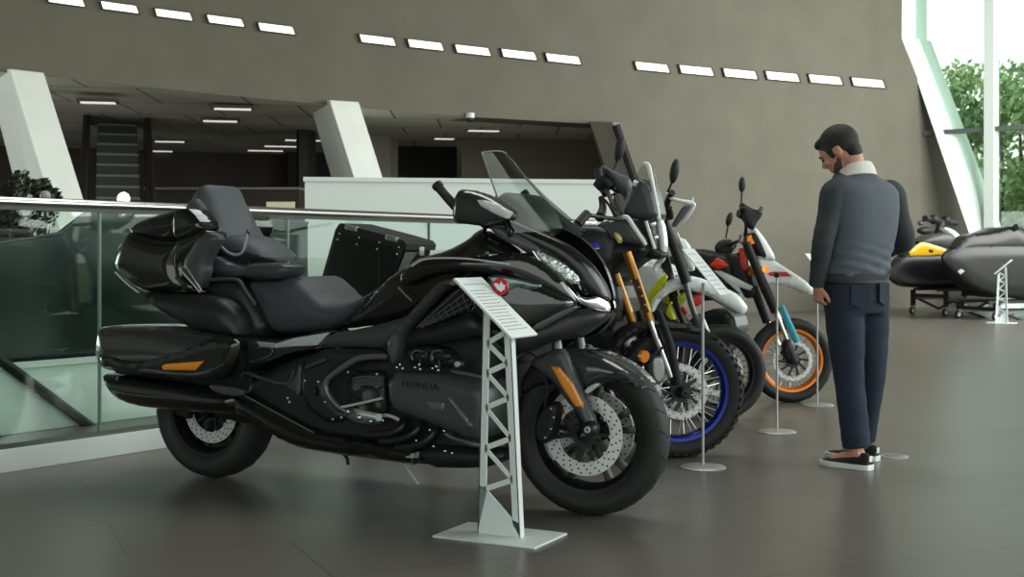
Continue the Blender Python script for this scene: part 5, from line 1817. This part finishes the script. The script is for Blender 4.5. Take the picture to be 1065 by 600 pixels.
# recessed lights in the soffit
lights = [(242, 111.7, .9), (229, 124.5, .9), (176.6, 146, .9), (167, 156, .8), (294, 151, 1.2), (276, 155.5, 1.2), (315, 144.6, 1.1), (237, 163, .7), (503, 134.6, .9), (587, 147, 1.0), (462, 143, .6), (102, 105, .8)]
wh = ['above the escalator and nearest the front', 'second from the front above the escalator', 'deep above the escalator', 'deepest above the escalator', 'between the two white columns, middle', 'between the two white columns, left', 'nearest the second white column', 'farthest back over the counter', 'above the windscreen of the black motorcycle', 'at the right end of the opening', 'over the dark doorway', 'beside the first white column']
for (x, y, L), w_ in zip(lights, wh):
    Y = F * (3.36 - CAMZ) / (HY - y)
    c = at(x, y, Y)
    sof = 3.35 + max(0, 0)
    root = empty('soffit_light', (c.x, c.y, 3.34), R(12))
    tag(root, 'flat light panel in the low ceiling, ' + w_, 'light', 'light panels in the low ceiling')
    L *= .62
    MB().box((0, 0, .02), (L + .08, .30, .05)).build('frame', mat('slot_frame', rgb(70, 66, 58), rough=.6), root, smooth=False)
    MB().box((0, 0, -.008), (L, .2, .012)).build('diffuser', M_LIGHTDIM, root, smooth=False)
c = at(489, 124, F * (3.3 - CAMZ) / (HY - 124))
root = empty('security_camera', c)
tag(root, 'tiny security camera on the low ceiling edge above the windscreen', 'camera')
MB().ball((0, 0, 0), .055, 14, 10).build('dome', M_BLACK, root)
MB().lathe([(.07, .02), (.07, .10), (1e-4, .10), (1e-4, .02)], (0, 0, 0), 'z', 20).build('mount', M_WHITE, root)

# ------------------------------------------------------------------ trees outside the glazed front
M_TL = [mat('tree_leaf_a', rgb(150, 180, 122), rough=.6, noise=.35, nscale=1.5), mat('tree_leaf_b', rgb(132, 164, 110), rough=.6, noise=.35, nscale=1.5), mat('tree_leaf_c', rgb(166, 188, 134), rough=.6, noise=.35, nscale=1.5)]
tl = ['far tree outside, leftmost beside the slanted window frame', 'nearest tree outside, left of the window mullion', 'tall far tree outside, left of the window mullion', 'tree outside close behind the window mullion', 'tree outside just right of the window mullion', 'near tree outside at the right edge of the photo', 'farthest and tallest tree outside behind the mullion']
for k, (x, Y, zt, rr) in enumerate([(955, 54, 8.4, 1.5), (984, 43, 6.6, 1.3), (1000, 62, 10.5, 1.8), (1040, 48.5, 8.0, 1.5), (1060, 56, 9.6, 1.6), (1098, 43, 6.8, 1.4), (1030, 69, 11.5, 2.0)]):
    c = at(x, 264, Y)
    root = empty('broadleaf_tree', (c.x, c.y, -.06))
    tag(root, tl[k], 'tree', 'trees outside the window')
    rnd = random.Random(70 + k)
    cen = []
    for i in range(13):
        h = rnd.uniform(.6, zt - .9)
        q = rr * (1 - abs(h / zt - .5) * .9) * .8
        a = rnd.uniform(0, 2 * pi)
        cen.append(((q * cos(a), q * sin(a), h), rnd.uniform(.6, 1.0)))
    cen.append(((0, 0, zt - .8), 1.0))
    leaf_cloud(cen, 2600, .34, 90 + k).build('crown', M_TL[k % 3], root, smooth=False, clean=False)
    mb = MB().tube([(0, 0, 0), (.1, 0, zt * .45), (0, .1, zt * .85)], [.16, .11, .04], 8, smooth=3)
    mb.build('trunk', M_STEM, root)

# ------------------------------------------------------------------ the man looking at the motorcycles
YM = 6.55
FD = Vector((-.46, .888, 0))                       # the way his body faces
LD = Vector((-.888, -.46, 0))                      # his left


def Pm(px, py, dy=0.0):
    return at(px, py, YM + dy)


org = Vector(Pm(889, 300))
org.z = 0
MAN = empty('person', org)
tag(MAN, 'standing man with dark hair in grey jacket and dark jeans, looking down left', 'person')
M_SKIN = mat('skin', rgb(196, 142, 118), rough=.5)
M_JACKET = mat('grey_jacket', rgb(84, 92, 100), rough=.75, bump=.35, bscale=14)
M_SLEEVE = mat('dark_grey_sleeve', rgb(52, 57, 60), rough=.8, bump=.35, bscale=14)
M_JEANS = mat('dark_blue_denim', rgb(34, 44, 60), rough=.85, bump=.3, bscale=22, noise=.25, nscale=9)
M_HAIR = mat('dark_hair', rgb(28, 24, 21), rough=.6, bump=.5, bscale=160)
M_FLEECE = mat('white_fleece', rgb(228, 226, 216), rough=.95, bump=.5, bscale=120)


def rel(p):
    return Vector(p) - org


def ring(c, a, b, n=20, tilt=None):
    out = []
    for i in range(n):
        t = 2 * pi * i / n
        ct, st_ = cos(t), sin(t)
        ct = math.copysign(abs(ct) ** .85, ct)
        st_ = math.copysign(abs(st_) ** .85, st_)
        p = c + LD * a * ct + FD * b * st_
        if tilt:
            p.z += tilt * b * st_
        out.append(p)
    return out


def remesh(mb, voxel, name, m, parent, smooth_it=6, extra=None):
    """melts overlapping pieces into one continuous skin"""
    o = mb.build('lump', m, None, clean=False)
    rm = o.modifiers.new('r', 'REMESH')
    rm.mode = 'VOXEL'
    rm.voxel_size = voxel
    sm = o.modifiers.new('s', 'SMOOTH')
    sm.factor = .5
    sm.iterations = smooth_it
    dg = bpy.context.evaluated_depsgraph_get()
    dg.update()
    me = bpy.data.meshes.new_from_object(o.evaluated_get(dg))
    old = o.data
    bpy.data.objects.remove(o)
    bpy.data.meshes.remove(old)
    if extra:
        for v in me.vertices:
            v.co = extra(v.co)
    me.polygons.foreach_set('use_smooth', [True] * len(me.polygons))
    me.name = name
    r = bpy.data.objects.new(name, me)
    COL.objects.link(r)
    r.parent = parent
    return r


# --- joints
SHL, ELL, WRL = rel(Pm(868, 201, -.09)), rel(Pm(856, 251, -.13)), rel(Pm(850, 294, -.06))
SHR, ELR, WRR = rel(Pm(927, 202, .10)), rel(Pm(941, 249, .13)), rel(Pm(921, 262, .40))
HIL, KNL, ANL = rel(Pm(877, 312, -.04)), rel(Pm(883, 392, -.03)), rel(Pm(891, 474, -.06))
HIR, KNR, ANR = rel(Pm(905, 312, .05)), rel(Pm(906, 392, .10)), rel(Pm(898, 466, .22))
ANL.z, ANR.z = .085, .085
NECK0, HEADC = rel(Pm(890, 183, .0)), rel(Pm(873.5, 157, .02))
# head basis: looks left and away, tipped down
hf = Vector((-.86, .50, 0)).normalized()
pitch = R(33)
hx = (hf * cos(pitch) + Vector((0, 0, -sin(pitch)))).normalized()
hl = Vector((-hf.y, hf.x, 0))
hz = hx.cross(hl).normalized()
if hz.z < 0:
    hz = -hz
HM = Matrix((hx, hl, hz)).transposed().to_4x4()
HM = Matrix.Translation(HEADC) @ HM


def hb(m, c, r, s=(1, 1, 1), rot=None):
    q = MB().ball((0, 0, 0), r, 20, 14, s)
    if rot is not None:
        q.xform(rot)
    q.xform(HM @ Matrix.Translation(c))
    m.merge(q)


sk = MB()
hb(sk, (0, 0, .018), .1, (1.0, .78, 1.0))
hb(sk, (.03, 0, -.045), .07, (.88, .80, 1.0))
hb(sk, (.052, 0, -.085), .036, (1, 1.05, .8))
hb(sk, (.086, 0, .022), .028, (.6, 1.7, .5))              # brow
hb(sk, (.082, .034, -.022), .024, (.7, .9, .8))           # cheeks
hb(sk, (.082, -.034, -.022), .024, (.7, .9, .8))
sk.merge(MB().tube([(.096, 0, .012), (.108, 0, -.012), (.116, 0, -.03)], [.008, .010, .014], 10).xform(HM))
hb(sk, (.104, .010, -.034), .009)
hb(sk, (.104, -.010, -.034), .009)
hb(sk, (.090, 0, -.058), .018, (.6, 1.2, .35))            # lips
hb(sk, (.088, 0, -.070), .017, (.6, 1.1, .4))
for sg in (1, -1):                                         # ears
    hb(sk, (-.004, sg * .079, -.012), .032, (.62, .22, 1.0), Matrix.Rotation(R(12), 4, 'Y'))
    hb(sk, (-.012, sg * .085, .002), .016, (.9, .35, .9))
nb = HM @ Vector((-.035, 0, -.05))
sk.tube([nb, (nb + NECK0) / 2, NECK0 + Vector((0, 0, -.02))], [.060, .058, .066], 18)
# trunk under the clothes
trunk = [(NECK0 + Vector((0, 0, -.03)), .10, .07), (rel(Pm(896, 200)), .165, .085), (rel(Pm(897, 225)), .165, .10), (rel(Pm(894, 262)), .15, .10), (rel(Pm(890, 300)), .155, .105)]
sk.loft([ring(c, a, b) for c, a, b in trunk])
sk.tube([SHL, ELL, WRL], [.048, .036, .026], 14)
sk.tube([SHR, ELR, WRR], [.048, .036, .026], 14)
sk.tube([HIL, KNL, ANL], [.078, .050, .036], 14)
sk.tube([HIR, KNR, ANR], [.078, .050, .036], 14)


def foot(an, d):
    sk.tube([an + Vector((0, 0, .0)) - d * .03, an + d * .05 + Vector((0, 0, -.03)), an + d * .14 + Vector((0, 0, -.055))], [.036, .034, .026], 12)


FDIR_L = Vector((-.70, .71, 0))
FDIR_R = Vector((-.80, .60, 0))
foot(ANL, FDIR_L)
foot(ANR, FDIR_R)


def hand(wr, d, palm_n, curl, side):
    """palm with four fingers and a thumb; d along the hand, palm_n out of the palm, curl 0..1"""
    d = d.normalized()
    pn = (palm_n - d * palm_n.dot(d)).normalized()
    ac = d.cross(pn) * side                                # across, towards the thumb
    m = MB()
    pc_ = wr + d * .048
    secs = []
    for t, hw, th in ((-.01, .024, .018), (.02, .034, .017), (.055, .041, .015), (.088, .040, .012)):
        c = wr + d * t
        secs.append([c + ac * hw * cos(a) + pn * th * sin(a) for a in [2 * pi * i / 14 for i in range(14)]])
    m.loft(secs)
    for k, (off, L) in enumerate(((.029, .072), (.0098, .080), (-.0098, .075), (-.028, .060))):
        p = wr + d * .078 + ac * off
        pts, rs = [p], [.0094]
        ang = 0
        for seg, rr in ((.10, .0094), (.42, .009), (.30, .0082), (.20, .0070)):
            ang += curl * .62
            dd = d * cos(ang) + pn * sin(ang)
            p = p + dd * L * seg
            pts.append(p)
            rs.append(rr)
        m.tube(pts, rs, 10, smooth=3)
    p = wr + d * .022 + ac * .026
    q1 = p + (ac * .7 + d * .7 + pn * .25).normalized() * .036
    q2 = q1 + (ac * .25 + d * .9 + pn * .35).normalized() * .030
    q3 = q2 + (d * .9 + pn * .5 - ac * .1).normalized() * .022
    m.tube([p, q1, q2, q3], [.014, .0115, .0105, .0080], 10, smooth=3)
    return m


sk.merge(hand(WRL + Vector((0, 0, -.01)), Vector((.10, .10, -1)), Vector((.85, .35, 0)), .75, 1))
sk.merge(hand(WRR, (WRR - ELR), Vector((-.3, -.4, .8)), .5, -1))
remesh(sk, .0062, 'body', M_SKIN, MAN, 3)

# --- head hair and beard
hr = MB()
hb(hr, (-.016, 0, .036), .1, (1.08, .86, 1.0))
hb(hr, (.052, 0, .085), .04, (1.2, 1.5, .7))
hb(hr, (-.058, 0, -.03), .058, (.8, 1.05, 1.05))
for sg in (1, -1):
    hb(hr, (.030, sg * .068, .012), .028, (.7, .5, 1.5))


def keep_face(co):
    return co


remesh(hr, .006, 'hair', M_HAIR, MAN, 3)
bd = MB()
hb(bd, (.046, 0, -.084), .044, (1.0, 1.10, .70))
hb(bd, (.085, 0, -.049), .018, (.5, 1.5, .28))
for sg in (1, -1):
    hb(bd, (.040, sg * .050, -.068), .030, (1.0, .36, .72), Matrix.Rotation(sg * R(-14), 4, 'Z') @ Matrix.Rotation(R(24), 4, 'Y'))
    hb(bd, (.016, sg * .058, -.036), .022, (.62, .30, 1.5))
remesh(bd, .006, 'beard', mat('beard_dark', rgb(74, 54, 45), rough=.75), MAN, 3)
for sg in (1, -1):
    m = MB()
    hb(m, (.090, sg * .030, .0), .0105)
    m.build('eye', mat('eye_dark', rgb(52, 42, 38), rough=.2), MAN)
    m = MB()
    m.tube([HM @ Vector((.100, sg * .012, .018)), HM @ Vector((.099, sg * .032, .024)), HM @ Vector((.088, sg * .050, .018))], [.004, .005, .003], 8)
    m.build('eyebrow', M_HAIR, MAN)

# --- clothes
rnd = random.Random(5)
jk = MB()
prof = [(890, 178, .085, .072, .2), (892, 184, .140, .088, .15), (896, 191, .188, .102, .08), (898, 200, .208, .117, 0), (898, 218, .208, .126, 0), (897, 240, .196, .128, 0), (893, 264, .186, .126, 0), (890.5, 280, .184, .126, 0), (889.5, 290, .178, .122, 0)]
jk.loft([ring(rel(Pm(x, y)), a, b, 28, t) for (x, y, a, b, t) in prof])


def wrinkle(co, amt=.011):
    z = co.z
    k = max(0, 1 - abs(z - 1.03) / .16)
    s_ = sin(z * 120 + co.x * 25 + co.y * 18) * .5 + sin(z * 75 - co.x * 40) * .5
    d = Vector((co.x, co.y, 0))
    return co + (d.normalized() if d.length > .01 else d) * s_ * amt * k


remesh(jk, .011, 'jacket', M_JACKET, MAN, 6, wrinkle)
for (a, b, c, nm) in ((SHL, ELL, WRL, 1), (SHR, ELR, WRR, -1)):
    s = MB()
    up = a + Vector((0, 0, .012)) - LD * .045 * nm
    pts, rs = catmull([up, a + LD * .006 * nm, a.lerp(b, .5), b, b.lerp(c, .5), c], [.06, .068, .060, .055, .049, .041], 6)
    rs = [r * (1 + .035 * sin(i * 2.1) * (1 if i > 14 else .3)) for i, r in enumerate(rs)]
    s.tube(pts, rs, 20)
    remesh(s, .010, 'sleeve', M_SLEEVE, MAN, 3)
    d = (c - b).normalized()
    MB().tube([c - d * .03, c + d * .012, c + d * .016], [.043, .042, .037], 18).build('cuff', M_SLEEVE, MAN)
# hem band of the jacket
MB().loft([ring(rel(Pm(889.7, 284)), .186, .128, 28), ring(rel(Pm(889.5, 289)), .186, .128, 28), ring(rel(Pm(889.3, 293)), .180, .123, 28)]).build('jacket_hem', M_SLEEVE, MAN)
# standing fleece collar
cl = MB()
cl.loft([ring(rel(Pm(889.5, 187)), .112, .098, 28, -.30), ring(rel(Pm(889, 181)), .100, .094, 28, -.36), ring(rel(Pm(888.5, 175.5)), .083, .086, 28, -.42), ring(rel(Pm(888.5, 174.5)), .074, .076, 28, -.42), ring(rel(Pm(889, 181)), .078, .078, 28, -.36)])
cl.build('collar', M_FLEECE, MAN)
tr = MB()
tr.loft([ring(rel(Pm(889.5, 282)), .164, .112, 28), ring(rel(Pm(890, 296)), .178, .122, 28), ring(rel(Pm(890, 312)), .184, .128, 28), ring(rel(Pm(890, 326)), .165, .112, 28)])
for (h, k, a, r0, r1, r2) in ((HIL, KNL, ANL, .100, .078, .068), (HIR, KNR, ANR, .098, .074, .060)):
    e = a + Vector((0, 0, .022))
    pts, rs = catmull([h, h.lerp(k, .5), k, k.lerp(e, .55), e.lerp(k, .1), e], [r0, (r0 + r1) / 2 + .006, r1, r2 + .006, r2 + .004, r2], 8)
    n_ = len(pts)
    rs = [r * (1 + (.05 * sin(i * 1.9) if i > n_ * .72 else .015 * sin(i * 1.3))) for i, r in enumerate(rs)]
    tr.tube(pts, rs, 20)
remesh(tr, .010, 'jeans', M_JEANS, MAN, 4)
for (x, y, nm) in ((872, 306, 'back_pocket'), (905, 304, 'back_pocket')):
    c = rel(Pm(x, y)) - FD * .105
    n = (-FD + LD * (.35 if x < 889 else -.35)).normalized()
    t = n.cross(Vector((0, 0, 1))).normalized()
    c = rel(Pm(890, y)) + LD * (.078 if x < 889 else -.078) - FD * .119
    q = [c + t * a + Vector((0, 0, b)) for a, b in ((-.05, .05), (.05, .05), (.052, -.045), (0, -.065), (-.052, -.045))]
    MB().prism(q, n * .006).build(nm, M_JEANS, MAN, smooth=False)
MB().tube([p for p in ring(rel(Pm(889.5, 293)), .176, .121, 36)] + [ring(rel(Pm(889.5, 293)), .176, .121, 36)[0]], .012, 8, squash=(1, .5)).build('belt', M_BLACK, MAN)


def shoe(an, d, nm):
    l_ = Vector((-d.y, d.x, 0))
    o = Vector((an.x, an.y, 0)) - d * .075
    up, so = MB(), MB()
    S = [(0, .030, .075), (.02, .037, .086), (.07, .039, .088), (.11, .041, .075), (.15, .046, .058), (.20, .048, .046), (.245, .040, .038), (.272, .022, .032)]
    secs = []
    for (t, hw, h) in S:
        c = o + d * t
        secs.append([c + l_ * hw * math.copysign(abs(cos(a)) ** .7, cos(a)) + Vector((0, 0, .022 + max(0, (h - .022)) * max(0, sin(a)) ** .8)) for a in [pi * i / 12 for i in range(13)]] + [c - l_ * hw * .6 + Vector((0, 0, .02)), c + l_ * hw * .6 + Vector((0, 0, .02))])
    up.loft(secs)
    u = up.build('shoe', mat('black_canvas', rgb(30, 31, 30), rough=.8), MAN, sharp=60)
    secs = []
    for (t, hw, h) in [(-.008, .022, 0)] + S + [(.284, .014, 0)]:
        c = o + d * t
        hw += .005
        secs.append([c + l_ * hw + Vector((0, 0, .001)), c + l_ * (hw + .002) + Vector((0, 0, .030)), c - l_ * (hw + .002) + Vector((0, 0, .030)), c - l_ * hw + Vector((0, 0, .001))])
    so.loft(secs)
    so.build('sole', M_WHITEGLOSS, u, bevel=.003)
    lc = MB()
    for k in range(4):
        c = o + d * (.115 + k * .022)
        h = .080 - k * .009
        lc.tube([c + l_ * .025 + Vector((0, 0, h - .012)), c + Vector((0, 0, h + .002)), c - l_ * .025 + Vector((0, 0, h - .012))], .003, 6, smooth=3)
    lc.build('laces', M_BLACK, u)
    hp = o - d * .004
    MB().box(hp + Vector((0, 0, .06)), (.006, .03, .03), Matrix.Rotation(math.atan2(d.y, d.x), 3, 'Z')).build('heel_tab', M_WHITEGLOSS, u, bevel=.002)


shoe(ANL, FDIR_L, 'left')
shoe(ANR, FDIR_R, 'right')
